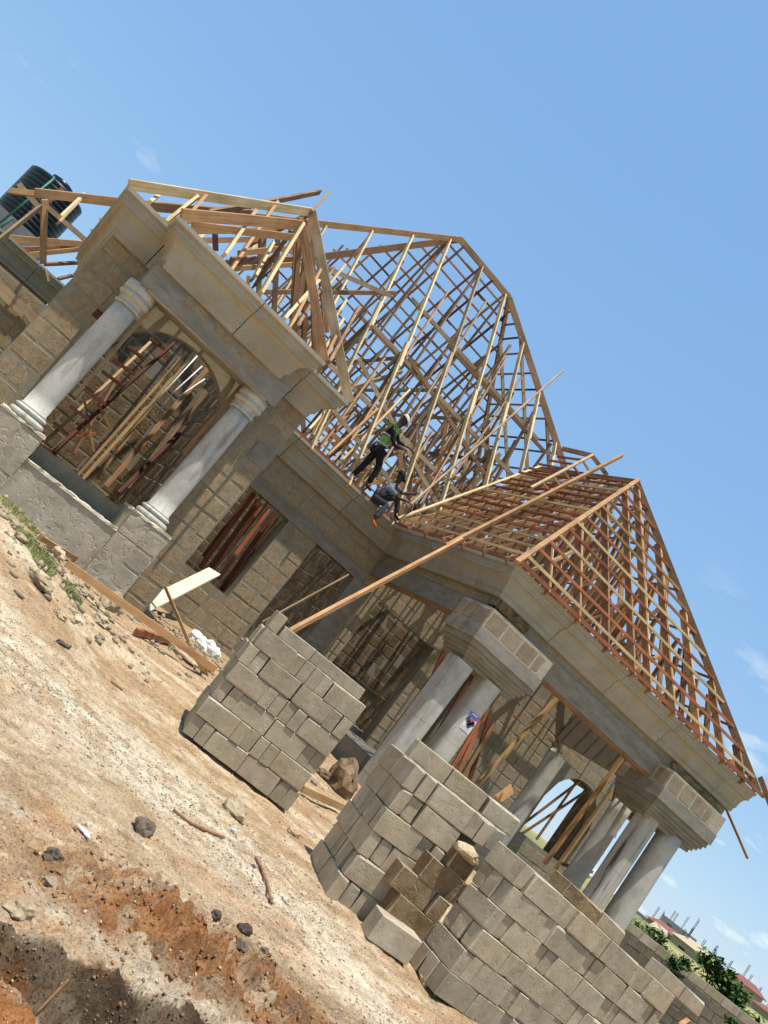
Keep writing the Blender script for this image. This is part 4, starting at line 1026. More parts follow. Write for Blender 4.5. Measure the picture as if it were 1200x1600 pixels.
# brown weathered blocks stepping down between the stacks
b4 = Matrix.Translation(o3+V((.0, .13, -.03))) @ Matrix.Rotation(math.radians(-6), 4, 'Z') @ Matrix.Rotation(tl3, 4, 'Y')
G4 = 'brown blocks between the stacks'
for (x, r, l, lab) in ((-.14, 0, .13, 'bottom course, beside the right stack'), (-.30, 0, .14, 'bottom course, middle'), (-.28, 1, .44, 'second course, beside the right stack'),
                       (-.11, 2, .15, 'third course, beside the right stack'), (-.42, 2, .45, 'third course, outermost'), (-.24, 3, .45, 'fourth course, beside the right stack'), (-.16, 4, .26, 'top course, broken and alone'), (.02, 1, .14, 'second course, tucked behind the right stack'), (.0, 0, .13, 'bottom course, tucked behind the right stack'), (.06, 3, .14, 'fourth course, tucked behind the right stack')):
    put_block(b4 @ Matrix.Translation((x, (.52+random.uniform(-.02, .05)), r*.215-.02)) @ Matrix.Rotation(random.uniform(-.06, .06), 4, 'Z') @ Matrix.Rotation(random.uniform(-.02, .02), 4, 'Y'), l, .212, .40 if l > .2 else .42, 'block_brown', f'brown block, {lab}', G4, var=random.randint(0, 5))
rk = random.Random(3)
def rock(name, c, r, mat, label, group=None, sq=(1, 1, .7), cat='rock', seed=0, div=2):
    import bmesh
    bm = bmesh.new(); bmesh.ops.create_icosphere(bm, subdivisions=div, radius=1); rn = random.Random(seed+17); o1 = V((rn.random()*9, rn.random()*9, rn.random()*9))
    from mathutils import noise as mn
    for v in bm.verts:
        n_ = mn.noise(v.co*1.1+o1)*.5+mn.noise(v.co*2.6+o1)*.28+mn.noise(v.co*6+o1)*.10
        v.co = V((v.co.x*sq[0], v.co.y*sq[1], v.co.z*sq[2]))*(r*(1+n_))
    me_ = bpy.data.meshes.new(name); bm.to_mesh(me_); bm.free(); me_.materials.append(M[mat])
    o = bpy.data.objects.new(name, me_); COL.objects.link(o); o.location = c; o.rotation_euler = (0, 0, rn.uniform(0, 6)); return tag(o, label, cat, group)
rock('broken_mortar_lump', b4 @ V((-.20, .34, 5*.215-.01)), .10, 'rock', 'pale broken mortar lump crowning the brown blocks', sq=(1.5, 1, .6), cat='lump', seed=4)
# ground contact helper: where a pixel's ray meets the ground
def G(px, py):
    d = ray(px, py); t = 1.0; z = -1.5
    for _ in range(12):
        p = d*(z/d.z); z = H(p.x, p.y)
    p = d*(z/d.z); return V((p.x, p.y, H(p.x, p.y)))
RK = [((365, 1272), .13, 'rock', 'pale angular block fragment lying alone on the track below the left stack', (1.2, .8, .7)),
      ((222, 1300), .075, 'dark_rock', 'dark round stone in the middle of the pale track', (1, 1, .8)), ((82, 1345), .05, 'dark_rock', 'small dark stone near the left edge of the track, the upper of two', (1, 1, .8)),
      ((80, 1380), .045, 'rock', 'small grey stone below the small dark one at the left', (1.3, 1, .7)), ((458, 1305), .07, 'rock', 'pale stone between the left and the middle stack', (1.2, .8, .6)),
      ((340, 1430), .035, 'dark_rock', 'small dark stone above the orange clay', (1, 1, .9)), ((380, 1455), .045, 'dark_rock', 'dark stone right of the orange clay, the upper one', (1.2, 1, .8)), ((378, 1480), .04, 'dark_rock', 'dark stone right of the orange clay, the lower one', (1, 1.1, .8)),
      ((412, 1488), .03, 'dark_rock', 'tiny dark stone right of the pair by the clay', (1, 1, .8)), ((25, 1425), .06, 'rock', 'white stone on the edge of the dark bank', (1.2, 1, .7)),
      ((168, 948), .20, 'rock', 'round boulder leaning under the long plank', (1, .9, .9)), ((525, 1236), .33, 'block_brown', 'large brown boulder between the left and the middle stack', (1, .8, 1.0)),
      ((62, 885), .16, 'rock', 'tan stone in the rubble by the bay, upper', (1.3, 1, .6)), ((105, 912), .12, 'rock', 'tan stone in the rubble by the bay, middle', (1.1, 1, .7)), ((146, 985), .13, 'rock', 'tan stone in the rubble by the bay, lowest', (1.3, 1, .6)),
      ((35, 935), .14, 'rock', 'white limestone lump beside the grass', (1.6, .8, .5)), ((35, 838), .10, 'rock', 'small tan stone close to the bay plinth', (1, 1, .6)),
      ((118, 975), .07, 'rock', 'small pale stone under the lowest tan stone', (1, 1, .6)), ((82, 975), .08, 'rock', 'pale stone beside the small weeds', (1.2, 1, .6)), ((280, 1025), .2, 'rock', 'flat tan slab among the timber scraps', (1.6, .6, .35)), ((258, 1045), .11, 'rock', 'yellow stone among the timber scraps', (1, 1, .6)),
      ((95, 1012), .06, 'dark_rock', 'dark grey shard below the weeds', (1.8, .6, .5)), ((662, 1535), .05, 'rock', 'white lump at the foot of the brown blocks', (1, 1, 1)), ((500, 1215), .14, 'block_brown', 'dark brown stone behind the large boulder', (1, 1, .7)),
      ((395, 1355), .02, 'dark_rock', 'very small dark pebble beside the bent stick', (1, 1, .8))]
for k, (p, r, mt_, lab, sq) in enumerate(RK):
    g = G(*p); rock('rock', g+V((0, 0, r*sq[2]*.35)), r, mt_, lab, None, sq, seed=k, div=3)
# loose gravel and crumbs (uncountable)
mbv = []; mbf = []
ICO = [(0,-.5,.9),(0,.5,.9),(0,-.5,-.9),(0,.5,-.9),(.9,0,-.5),(.9,0,.5),(-.9,0,-.5),(-.9,0,.5)]
OCT = [(1,0,0),(0,1,0),(-1,0,0),(0,-1,0),(0,0,1),(0,0,-1)]; OF = [(0,1,4),(1,2,4),(2,3,4),(3,0,4),(1,0,5),(2,1,5),(3,2,5),(0,3,5)]
def gravel(n, xr, yr, rmin, rmax, mat, name, label, wfun=None, seed=0):
    r = np.random.RandomState(seed); X = r.uniform(*xr, n); Y = r.uniform(*yr, n)
    if wfun is not None: k = r.rand(n) < wfun(X, Y); X = X[k]; Y = Y[k]
    Z = ground_h(X, Y); R = rmin+(rmax-rmin)*r.rand(len(X))**3.5
    vs = np.zeros((len(X), 6, 3)); O = np.array(OCT, float)
    for j in range(6): vs[:, j, :] = O[j]*R[:, None]*(.6+.7*r.rand(len(X), 3))
    a_ = r.rand(len(X))*6.28; x_ = vs[..., 0]*np.cos(a_)[:, None]-vs[..., 1]*np.sin(a_)[:, None]; y_ = vs[..., 0]*np.sin(a_)[:, None]+vs[..., 1]*np.cos(a_)[:, None]
    vs[..., 0] = x_+X[:, None]; vs[..., 1] = y_+Y[:, None]; vs[..., 2] = vs[..., 2]*.7+(Z+R*.15)[:, None]
    F = (np.array(OF)[None]+(np.arange(len(X))*6)[:, None, None]).reshape(-1, 3)
    me_ = bpy.data.meshes.new(name); me_.vertices.add(len(X)*6); me_.vertices.foreach_set('co', vs.ravel()); me_.loops.add(F.size); me_.loops.foreach_set('vertex_index', F.ravel())
    me_.polygons.add(len(F)); me_.polygons.foreach_set('loop_start', np.arange(0, F.size, 3)); me_.polygons.foreach_set('loop_total', np.full(len(F), 3)); me_.update(); me_.materials.append(M[mat])
    o = bpy.data.objects.new(name, me_); COL.objects.link(o); tag(o, label, kind='stuff'); return o
def bandw(x, y):
    k_ = .35+.65*(fbm(x, y, 57, 1.1, 4) > .5)
    D, _ = seg_dist(x, y, [g2(-150, 880), g2(0, 1040), g2(250, 1230), g2(480, 1440), g2(600, 1580)]); return k_*(.22+.78*np.exp(-(D/.8)**2))
M['peb_pale'] = stone_mat('pale_pebble', [(.3, (.34, .26, .16)), (.7, (.60, .50, .36))], 9, 0, .3, 40)
M['peb_dark'] = stone_mat('dark_pebble', [(.3, (.13, .10, .08)), (.7, (.34, .26, .18))], 9, 0, .3, 40)
gravel(60000, (-.3, 9), (2.6, 13.2), .003, .017, 'peb_pale', 'gravel', 'pale crushed stone scattered over the track', bandw, 1)
gravel(60000, (-.3, 9), (2.6, 13.2), .0025, .014, 'peb_dark', 'gravel', 'dark grit scattered over the track', bandw, 2)
def rubw(x, y): return np.exp(-((x-1.9)**2/1.6+(y-11.6)**2/1.8))+.6*np.exp(-((x-5.8)**2/3+(y-14)**2/6))
gravel(9000, (.2, 9), (9.5, 18.5), .01, .085, 'rock', 'rubble', 'tan rubble heaped against the bay and along the wall', rubw, 3)
def clw(x, y): return np.exp(-((x-CL[0])**2/.4+(y-CL[1])**2/.2))+np.exp(-((x-CL2[0])**2/.5+(y-CL2[1])**2/.2))
M['clod'] = stone_mat('clay_clod', [(.3, (.17, .08, .035)), (.7, (.38, .19, .08))], 9, 0, .5, 40)
gravel(14000, (1, 5), (2.6, 6), .003, .022, 'clod', 'clay_clods', 'orange clay clods turned up beside the bank', clw, 4)
def bkw(x, y):
    w = bank_w(x, y)+(fbm(x, y, 40, 2.6, 5, .6)-.5)*.26; return np.exp(-((w-.07)/.07)**2)
M['crumb'] = stone_mat('loam_crumb', [(.3, (.06, .04, .025)), (.7, (.26, .18, .11))], 9, 0, .5, 40)
gravel(60000, (.4, 4.2), (2.2, 5.6), .002, .012, 'crumb', 'loam_crumbs', 'dark crumbly soil broken from the cut bank', bkw, 6)
# ---------------- grass and weeds
def grass(n, spots, name, label, hmax=.085):
    rn = np.random.RandomState(5); vs = []; fs = []
    for (px, py, rad, dens) in spots:
        g = G(px, py)
        for k in range(int(n*dens)):
            a_ = rn.rand()*6.28; rr_ = rad*math.sqrt(rn.rand()); x = g.x+rr_*math.cos(a_); y = g.y+rr_*math.sin(a_); z = H(x, y)
            h = hmax*(.4+.6*rn.rand()); t = rn.rand()*6.28; lx, ly = math.cos(t)*h*.6*rn.rand(), math.sin(t)*h*.6*rn.rand(); w = .003+.004*rn.rand()
            wx, wy = -math.sin(t)*w, math.cos(t)*w; b0 = len(vs)
            vs += [(x-wx, y-wy, z), (x+wx, y+wy, z), (x+lx*.5+wx*.7, y+ly*.5+wy*.7, z+h*.6), (x+lx*.5-wx*.7, y+ly*.5-wy*.7, z+h*.6), (x+lx, y+ly, z+h)]
            fs += [(b0, b0+1, b0+2, b0+3), (b0+3, b0+2, b0+4)]
    o = mesh_obj(name, vs, fs, M['grass']); tag(o, label, kind='stuff')
grass(300, [(12, 905, .35, 3.2), (-15, 860, .4, 2), (2, 845, .12, .8), (90, 952, .18, 1.6), (30, 925, .2, 1), (272, 1018, .16, .8), (540, 1172, .25, 2.0), (160, 775, .12, .6), (555, 1160, .2, 1.3), (165, 965, .06, .3)], 'grass', 'short green grass and weeds in tufts at the foot of the house')
# ---------------- timbers lying and leaning about
def prop_timber(name, p, q, w, h, mat, label, cat='timber', group=None, up=ZU, bow=.006):
    o = timber(name, p, q, w, h, M[mat], None, up=up, bow=bow); return tag(o, label, cat, group)
g0 = G(55, 848); g1 = G(108, 884); g2_ = G(334, 1040)
prop_timber('long_batten', g0+V((0, 0, .10)), G(112, 880)+V((0, 0, .09)), .05, .07, 'orange', 'short orange batten end lying beside the bay plinth')
prop_timber('long_batten', onZ(104, 880, g1.z+.10), onZ(336, 1046, g2_.z+.12), .05, .10, 'orange', 'long orange batten lying on the rubble along the bay')
pa = onY(196, 962, 15.2); pb = onY(335, 893, 18.6)
pa = V((pa.x, pa.y, pa.z)); pw = prop_timber('leaning_plank', pa, pb, .30, .04, 'plank', 'broad pale plank leaning on the sill of the first opening', 'plank', up=V((.25, .55, .6)))
prop_timber('dark_pole', onY(256, 912, 16.0), onY(300, 1014, 14.6), .05, .05, 'brown', 'dark thin pole leaning against the pale plank', 'pole')
for (a_, b_, mt_, lab) in (((205, 995), (255, 1030), 'red', 'red timber scrap in front of the white bags, left'), ((262, 1020), (300, 1085), 'brown', 'brown board standing out of the scraps, left of a pair'), ((270, 1040), (292, 1086), 'orange', 'orange board standing out of the scraps, right of a pair'),
                        ((232, 1000), (266, 1024), 'brown', 'brown scrap crossing the red timber'), ((275, 1040), (312, 1062), 'red', 'red scrap under the crossing boards'), ((290, 1062), (312, 1055), 'orange', 'short orange off-cut beside the left stack'), ((465, 1242), (523, 1278), 'bamboo', 'yellow board on the ground between left and middle stack'), ((518, 1168), (560, 1190), 'red', 'red plank behind the left stack by the weeds')):
    ga, gb = G(*a_), G(*b_); prop_timber('timber_scrap', ga+V((0, 0, .07)), gb+V((0, 0, .10)), .05, .09, mt_, lab, 'timber')
# long spliced pole resting on the porch cornice and roof
q0 = onY(452, 987, 12.0); q1 = onX(712, 848, 8.62); dq = (q1-q0)
q2 = onX(972, 712, 13.5)
prop_timber('long_pole', q0, q1+dq*.05, .06, .10, 'orange', 'lower length of the long orange pole rising behind the left stack', 'pole', bow=.002)
prop_timber('long_pole', onX(697, 853, 8.50), q2, .07, .10, 'orange', 'upper length of the long orange pole lying over the porch roof', 'pole', bow=.002)
prop_timber('thin_pole', onY(642, 788, 18.2), onY(880, 579, 22.0), .045, .07, 'grey_wood', 'thin grey pole slanting across the main roof frame', 'pole', bow=.006)
prop_timber('thin_stick', onY(410, 972, 17.5), onY(545, 898, 18.6), .03, .04, 'grey_wood', 'thin pale stick leaning in the second opening', 'pole')
prop_timber('steel_prop', onY(580, 926, 18.7), onY(506, 1020, 18.7), .04, .04, 'grey_wood', 'thin grey prop standing beside the corner pillar', 'prop')
prop_timber('hanging_batten', onX(1125, 1242, 17.7), onX(1168, 1341, 17.7), .05, .05, 'brown', 'thin dark batten hanging below the right end of the porch eaves', 'timber')
prop_timber('eave_stub', onX(1188, 1215, 17.5), onX(1206, 1262, 17.5), .06, .12, 'brown', 'rafter tail sticking out at the right end of the porch roof', 'timber')
prop_timber('eave_stub', onX(1110, 1225, 17.8), onX(1142, 1262, 17.8), .06, .12, 'red', 'red board over the small rear cornice', 'timber')
prop_timber('orange_board', onZ(1062, 1602, -1.2), onZ(1092, 1583, -.9), .10, .05, 'orange', 'end of an orange board poking up beside the right stack', 'timber')
# red boards stored in the first opening and by the columns
for k, (a_, b_, mt_) in enumerate((((312, 888), (398, 770), 'darkred'), ((322, 898), (404, 782), 'darkred'), ((330, 892), (408, 790), 'red'), ((345, 922), (430, 800), 'darkred'), ((352, 925), (442, 812), 'red'), ((362, 912), (436, 812), 'darkred'), ((318, 870), (392, 772), 'darkred'), ((340, 905), (420, 795), 'red'))):
    prop_timber('stored_board', onY(*a_, 19.5+.05*k), onY(*b_, 19.6+.05*k), .11, .035, mt_, f'dark red board, {NTH[k]} of the bundle standing in the first opening', 'board', 'dark red boards standing in the first opening', up=V((0, 1, .2)))
for k, (a_, b_, mt_) in enumerate((((640, 1140), (706, 992), 'darkred'), ((648, 1150), (712, 1010), 'darkred'), ((672, 1165), (745, 1045), 'darkred'), ((690, 1180), (760, 1060), 'darkred'), ((700, 1210), (762, 1105), 'red'), ((712, 1215), (760, 1110), 'red'), ((716, 1225), (772, 1130), 'brown'), ((728, 1235), (765, 1120), 'darkred'))):
    prop_timber('stored_board', onY(*a_, 15.6+.04*k), onY(*b_, 15.7+.04*k), .10, .04, mt_, f'red board, {NTH[k]} of the bundle standing behind the poster column', 'board', 'red boards standing behind the poster column', up=V((0, 1, .2)))
prop_timber('bamboo_pole', onY(705, 1270, 17.6), onY(872, 1090, 17.9), .10, .10, 'bamboo', 'thick tan post standing inside the porch against the striped wall', 'pole')
for k, (a_, b_, y, mt_, w_) in enumerate((((850, 1350), (972, 1185), 15.5, 'orange', .12), ((868, 1358), (955, 1235), 15.7, 'bamboo', .09), ((940, 1335), (968, 1205), 15.2, 'red', .05), ((958, 1308), (968, 1285), 15.0, 'orange', .08), ((878, 1350), (925, 1362), 15.3, 'red', .08), ((884, 1362), (920, 1370), 15.2, 'orange', .06))):
    prop_timber('prop', onY(*a_, y), onY(*b_, y), w_, .06, mt_, ('thick orange prop under the porch beam', 'tan prop beside the thick orange one', 'thin red prop under the beam', 'small orange off-cut held between the columns', 'red cross board at the foot of the props', 'orange cross board at the foot of the props')[k], 'prop')
for k, (a_, b_) in enumerate((((806, 1296), (912, 1216)), ((812, 1305), (922, 1232)), ((838, 1312), (902, 1220)))):
    prop_timber('window_brace', onY(*a_, 19.1+.06*k), onY(*b_, 19.1+.06*k), .05, .06, 'brown', ('upper brown brace crossing the arched window', 'lower brown brace crossing the arched window', 'steep brown brace crossing the arched window')[k], 'brace')
prop_timber('leaning_plank', onY(760, 1262, 15.6), onY(800, 1232, 15.8), .22, .04, 'orange', 'short broad plank leaning behind the middle stack', 'plank', up=V((.3, 1, .3)))
# ladder and poles inside the bay
lad = thing('ladder', 'rough brown timber ladder leaning inside the arched bay', 'ladder', tuple(onY(85, 705, 15.4)))
def lj(n, a_, b_, ya, yb, w, h, mt_): return timber(n, onY(*a_, ya), onY(*b_, yb), w, h, M[mt_], lad)
lj('rail', (84, 706), (272, 536), 15.3, 16.6, .05, .09, 'darkred'); lj('rail', (60, 700), (235, 535), 15.5, 16.8, .05, .07, 'bamboo')
for (a_, b_) in (((60, 692), (88, 710)), ((84, 660), (112, 684)), ((110, 635), (138, 655)), ((132, 608), (165, 632)), ((160, 580), (192, 604)), ((177, 562), (210, 585)), ((198, 540), (226, 562)), ((232, 527), (258, 545))):
    lj('rung', a_, b_, 15.5, 15.5, .12, .05, 'darkred')
lj('brace', (153, 630), (174, 672), 15.6, 15.6, .04, .05, 'brown'); lj('brace', (118, 680), (150, 678), 15.6, 15.6, .05, .06, 'red'); lj('brace', (132, 626), (147, 706), 15.8, 15.8, .04, .04, 'bamboo')
prop_timber('bamboo_pole', onY(122, 742, 15.9), onY(292, 550, 16.3), .05, .05, 'bamboo', 'left of two bamboo poles leaning inside the arched bay', 'pole')
prop_timber('bamboo_pole', onY(130, 748, 15.9), onY(303, 552, 16.3), .06, .06, 'bamboo', 'right of two bamboo poles leaning inside the arched bay', 'pole')
for k, (a_, ya, b_, yb, w_, mt_) in enumerate((((165, 760), 16.6, (325, 575), 17.2, .09, 'brown'), ((150, 748), 17.2, (262, 600), 17.6, .05, 'bamboo'), ((185, 770), 16.2, (318, 640), 17.4, .07, 'darkred'), ((115, 705), 17.0, (200, 560), 17.5, .06, 'brown'), ((205, 765), 17.4, (320, 610), 17.6, .12, 'grey_wood'))):
    prop_timber('inside_prop', onY(*a_, ya), onY(*b_, yb), w_, w_, mt_, ('thick brown prop deep inside the bay', 'thin yellow pole behind the two bamboo poles', 'dark red prop at the right inside the bay', 'brown prop behind the ladder', 'broad grey prop nearest the right jamb of the bay')[k], 'prop')
for k in range(3):
    c_ = [onY(216+k*14+random.uniform(-3, 3), 655+k*9, 16.9), onY(262+k*10, 606+k*6, 17.0), onY(312+k*4, 552+k*20, 17.1)]
    mb = MB(); mb.tube(c_, .014, 6); o = mb.build('white_conduit', M['bag'], None, True, origin=c_[0]); tag(o, ('upper', 'middle', 'lower')[k]+' of three thin white conduits hanging inside the bay', 'conduit')
# sticks on the track
def stick(pts, r, label, mat='brown'):
    mb = MB(); mb.tube([G(*p)+V((0, 0, r+.004)) for p in pts], r, 6); o = mb.build('stick', M[mat], None, True, origin=G(*pts[0])); tag(o, label, 'stick')
stick([(398, 1342), (408, 1358), (416, 1385), (423, 1413)], .014, 'thin bent brown stick lying alone on the track below the middle stack')
stick([(268, 1268), (295, 1288), (318, 1300), (348, 1311)], .013, 'long brown root lying on the pale track')
stick([(172, 1066), (190, 1080)], .012, 'short brown twig on the upper track')
stick([(50, 1590), (76, 1570)], .008, 'dry twig on the lower ledge by the orange mound')
# white plastic bags
for k, (p, r, lab) in enumerate((((305, 1006), .22, 'white crumpled plastic bag by the wall, left of three'), ((318, 1018), .20, 'white crumpled plastic bag by the wall, middle of three'), ((330, 1024), .17, 'white crumpled plastic bag by the wall, nearest the left stack'))):
    g = G(*p); rock('plastic_bag', g+V((0, 0, r*.4)), r, 'bag', lab, None, (1, .8, .7), 'bag', 40+k, 3)
g = G(364, 1298); rock('crumpled_foil', g+V((0, 0, .02)), .03, 'bag', 'tiny white scrap of litter under the block fragment', None, (1.2, .8, .5), 'litter', 50)
g = G(126, 1306); rock('crumpled_foil', g+V((0, 0, .01)), .03, 'bag', 'flattened white litter left of the dark round stone', None, (2.0, .6, .3), 'litter', 51)

# ------------------------------------------------------------------ the two workers
def skin_body(name, nodes, edges, mat, parent=None, sub=2, root=None):
    names = list(nodes); ix = {n: i for i, n in enumerate(names)}
    me_ = bpy.data.meshes.new(name); o0 = V(nodes[root or names[0]][0])
    me_.from_pydata([tuple(V(nodes[n][0])-o0) for n in names], [(ix[a], ix[b]) for a, b in edges], []); me_.materials.append(M[mat])
    o = bpy.data.objects.new(name, me_); COL.objects.link(o); o.location = o0
    md = o.modifiers.new('skin', 'SKIN'); me_.skin_vertices  # layer made by the modifier
    sv = me_.skin_vertices[0].data if me_.skin_vertices else None
    if sv is None:
        bpy.context.view_layer.update(); sv = me_.skin_vertices[0].data
    for n in names:
        r = nodes[n][1]; r = r if isinstance(r, tuple) else (r, r); sv[ix[n]].radius = r; sv[ix[n]].use_root = (n == (root or names[0]))
    md.use_smooth_shade = True; ms = o.modifiers.new('sub', 'SUBSURF'); ms.levels = sub; ms.render_levels = sub
    if parent is not None:
        loc = o.location.copy(); setpar(o, parent); o.location = loc
    return o
def worker(J, lab, face, top_mat, leg_mat, cap_mat, shoe_mats, vest=False):
    """J: joint positions in metres. face = unit vector the head looks along"""
    P_ = {k: V(v) for k, v in J.items()}
    t = thing('person', lab, 'person', tuple(P_['pelvis']))
    hd, nk, ch, pe = P_['head'], P_['neck'], P_['chest'], P_['pelvis']; f = V(face).normalized()
    upv = (hd-nk).normalized(); sdv = f.cross(upv).normalized()
    nodes = {'pelvis': (pe, (.13, .10)), 'waist': (pe.lerp(ch, .45), (.115, .09)), 'chest': (ch, (.14, .105)), 'nb': (ch.lerp(nk, .7), (.09, .075)), 'neck': (nk, .052), 'jaw': (nk.lerp(hd, .55)+f*.03, (.062, .07)), 'head': (hd+upv*.01, (.092, .104)), 'crown': (hd+upv*.09, (.07, .08))}
    edges = [('pelvis', 'waist'), ('waist', 'chest'), ('chest', 'nb'), ('nb', 'neck'), ('neck', 'jaw'), ('jaw', 'head'), ('head', 'crown')]
    for s in 'lr':
        nodes['sh'+s] = (P_['sh'+s], .058); nodes['el'+s] = (P_['el'+s], .042); nodes['fa'+s] = (P_['el'+s].lerp(P_['ha'+s], .35), .042); nodes['wr'+s] = (P_['ha'+s], .027)
        hdv = (P_['ha'+s]-P_['el'+s]).normalized(); nodes['pa'+s] = (P_['ha'+s]+hdv*.07, (.04, .02))
        nodes['hi'+s] = (P_['hi'+s], .088); nodes['kn'+s] = (P_['kn'+s], .060); nodes['ca'+s] = (P_['kn'+s].lerp(P_['an'+s], .3), .062); nodes['an'+s] = (P_['an'+s], .04)
        edges += [('chest', 'sh'+s), ('sh'+s, 'el'+s), ('el'+s, 'fa'+s), ('fa'+s, 'wr'+s), ('wr'+s, 'pa'+s), ('pelvis', 'hi'+s), ('hi'+s, 'kn'+s), ('kn'+s, 'ca'+s), ('ca'+s, 'an'+s)]
        side = sdv*(.5 if s == 'l' else -.5)
        for q in range(4):                               # four fingers and a thumb
            b0 = P_['ha'+s]+hdv*.08+sdv*(.022*(q-1.5)); ln = (.062, .078, .074, .056)[q]
            nodes[f'f{q}a{s}'] = (b0+hdv*ln*.5, .0095); nodes[f'f{q}b{s}'] = (b0+hdv*ln*.85-upv*ln*.35, .008); edges += [('pa'+s, f'f{q}a{s}'), (f'f{q}a{s}', f'f{q}b{s}')]
        nodes['th'+s] = (P_['ha'+s]+hdv*.07+side*.08, .010); edges.append(('wr'+s, 'th'+s))
    body = skin_body('body', nodes, edges, 'skin', t, 2, 'pelvis')
    mb = MB()
    for s_ in (-1, 1): mb.lathe(hd+f*.088+sdv*(.03*s_)+V((0, 0, .012)), [(.002, -.008), (.009, 0), (.002, .008)], 8)
    mb.build('eyes', M['white'], body, True, origin=hd)
    mb = MB(); mb.tube([hd+f*.09+upv*.02, hd+f*.112-upv*.018, hd+f*.09-upv*.03], [.008, .014, .008], 8)
    for s_ in (-1, 1): mb.tube([hd+sdv*(.078*s_)+upv*.03, hd+sdv*(.088*s_), hd+sdv*(.078*s_)-upv*.03], [.008, .014, .008], 6)
    mb.build('nose_and_ears', M['skin'], body, True, origin=hd)
    # clothing follows the same joints, a little wider
    tn = {k: nodes[k] for k in ('waist', 'chest', 'nb', 'shl', 'shr')}
    tn = {'hem': (pe.lerp(ch, -.05), (.155, .125)), 'waist': (nodes['waist'][0], (.14, .112)), 'chest': (ch, (.165, .13)), 'nb': (ch.lerp(nk, .62), (.11, .09))}
    te = [('hem', 'waist'), ('waist', 'chest'), ('chest', 'nb')]
    for s in 'lr':
        tn['sh'+s] = (P_['sh'+s], .076); tn['sl'+s] = (P_['sh'+s].lerp(P_['el'+s], .8), .062); te += [('chest', 'sh'+s), ('sh'+s, 'sl'+s)]
        if vest: tn['fs'+s] = (P_['el'+s], .056); tn['cu'+s] = (P_['el'+s].lerp(P_['ha'+s], .85), .042); te += [('sl'+s, 'fs'+s), ('fs'+s, 'cu'+s)]
    shirt = skin_body('shirt', tn, te, top_mat, t, 2, 'chest')
    if vest:
        vn = {'hem': (pe.lerp(ch, .05)-f*.01, (.170, .138)), 'waist': (nodes['waist'][0]-f*.01, (.158, .125)), 'chest': (ch-f*.01, (.182, .142)), 'nb': (ch.lerp(nk, .5)-f*.02, (.15, .11))}
        vs_ = skin_body('safety_vest', vn, [('hem', 'waist'), ('waist', 'chest'), ('chest', 'nb')], 'vest', t, 2, 'chest')
        mb = MB()
        for q_ in (.25, .75):
            c = pe.lerp(ch, q_)-f*.01; ax = (ch-pe).normalized(); u_ = ax.cross(f).normalized(); w_ = u_.cross(ax).normalized(); pts = []
            for i_ in range(17): a_ = 2*math.pi*i_/16; pts.append(c+u_*math.cos(a_)*.168+w_*math.sin(a_)*.150)
            mb.tube(pts, .017, 6)
        mb.build('reflective_band', M['silver'], vs_, True, origin=ch)
    ln = {'pe': (pe+V((0, 0, .0)), (.155, .12))}; le = []
    for s in 'lr':
        ln['hi'+s] = (P_['hi'+s], .112); ln['kn'+s] = (P_['kn'+s], .084); ln['mi'+s] = (P_['kn'+s].lerp(P_['an'+s], .5), .078); ln['an'+s] = (P_['kn'+s].lerp(P_['an'+s], .94), .066); le += [('pe', 'hi'+s), ('hi'+s, 'kn'+s), ('kn'+s, 'mi'+s), ('mi'+s, 'an'+s)]
    skin_body('trousers', ln, le, leg_mat, t, 2, 'pe')
    for s, sm in zip('lr', shoe_mats):
        a_ = P_['an'+s]; to = P_['to'+s]; d = (to-a_); d.normalize()
        skin_body('shoe', {'a': (a_-d*.05-V((0, 0, .045)), (.045, .04)), 'b': (a_+d*.06-V((0, 0, .05)), (.05, .036)), 'c': (a_+d*.17-V((0, 0, .058)), (.045, .028)), 'd': (a_+V((0, 0, .0)), .048)}, [('a', 'b'), ('b', 'c'), ('a', 'd')], sm, t, 2, 'a')
    # cap with a brim
    mb = MB(); c = hd+upv*.035; pr = [(.103, 0), (.104, .03), (.092, .07), (.06, .098), (.01, .108)]
    n_ = 18; base = 0; vs_ = []
    for (r, z) in pr:
        for i_ in range(n_): a_ = 2*math.pi*i_/n_; vs_.append(c+(f*math.cos(a_)*1.08+sdv*math.sin(a_))*r+upv*z)
    fs_ = [(k*n_+i_, k*n_+(i_+1) % n_, (k+1)*n_+(i_+1) % n_, (k+1)*n_+i_) for k in range(4) for i_ in range(n_)]; fs_.append(tuple(4*n_+i_ for i_ in range(n_)))
    cap = mesh_obj('cap', vs_, fs_, M[cap_mat], t, True, origin=hd)
    bv = []; N = 9
    for i_ in range(N):
        a_ = -1.0+2.0*i_/(N-1); bv.append(c+(f*math.cos(a_)*1.08+sdv*math.sin(a_))*.10); bv.append(c+(f*math.cos(a_)*1.08+sdv*math.sin(a_)*.85)*.175-upv*.02)
    bv2 = [v-upv*.006 for v in bv]; fs_ = [(2*i_, 2*i_+1, 2*i_+3, 2*i_+2) for i_ in range(N-1)]+[(2*N+2*i_+2, 2*N+2*i_+3, 2*N+2*i_+1, 2*N+2*i_) for i_ in range(N-1)]+[(2*i_+1, 2*N+2*i_+1, 2*N+2*i_+3, 2*i_+3) for i_ in range(N-1)]
    mesh_obj('brim', bv+bv2, fs_, M[cap_mat], cap, True, origin=hd)
    return t
YW = 18.55
def pj(px, py, y): return onY(px, py, y)
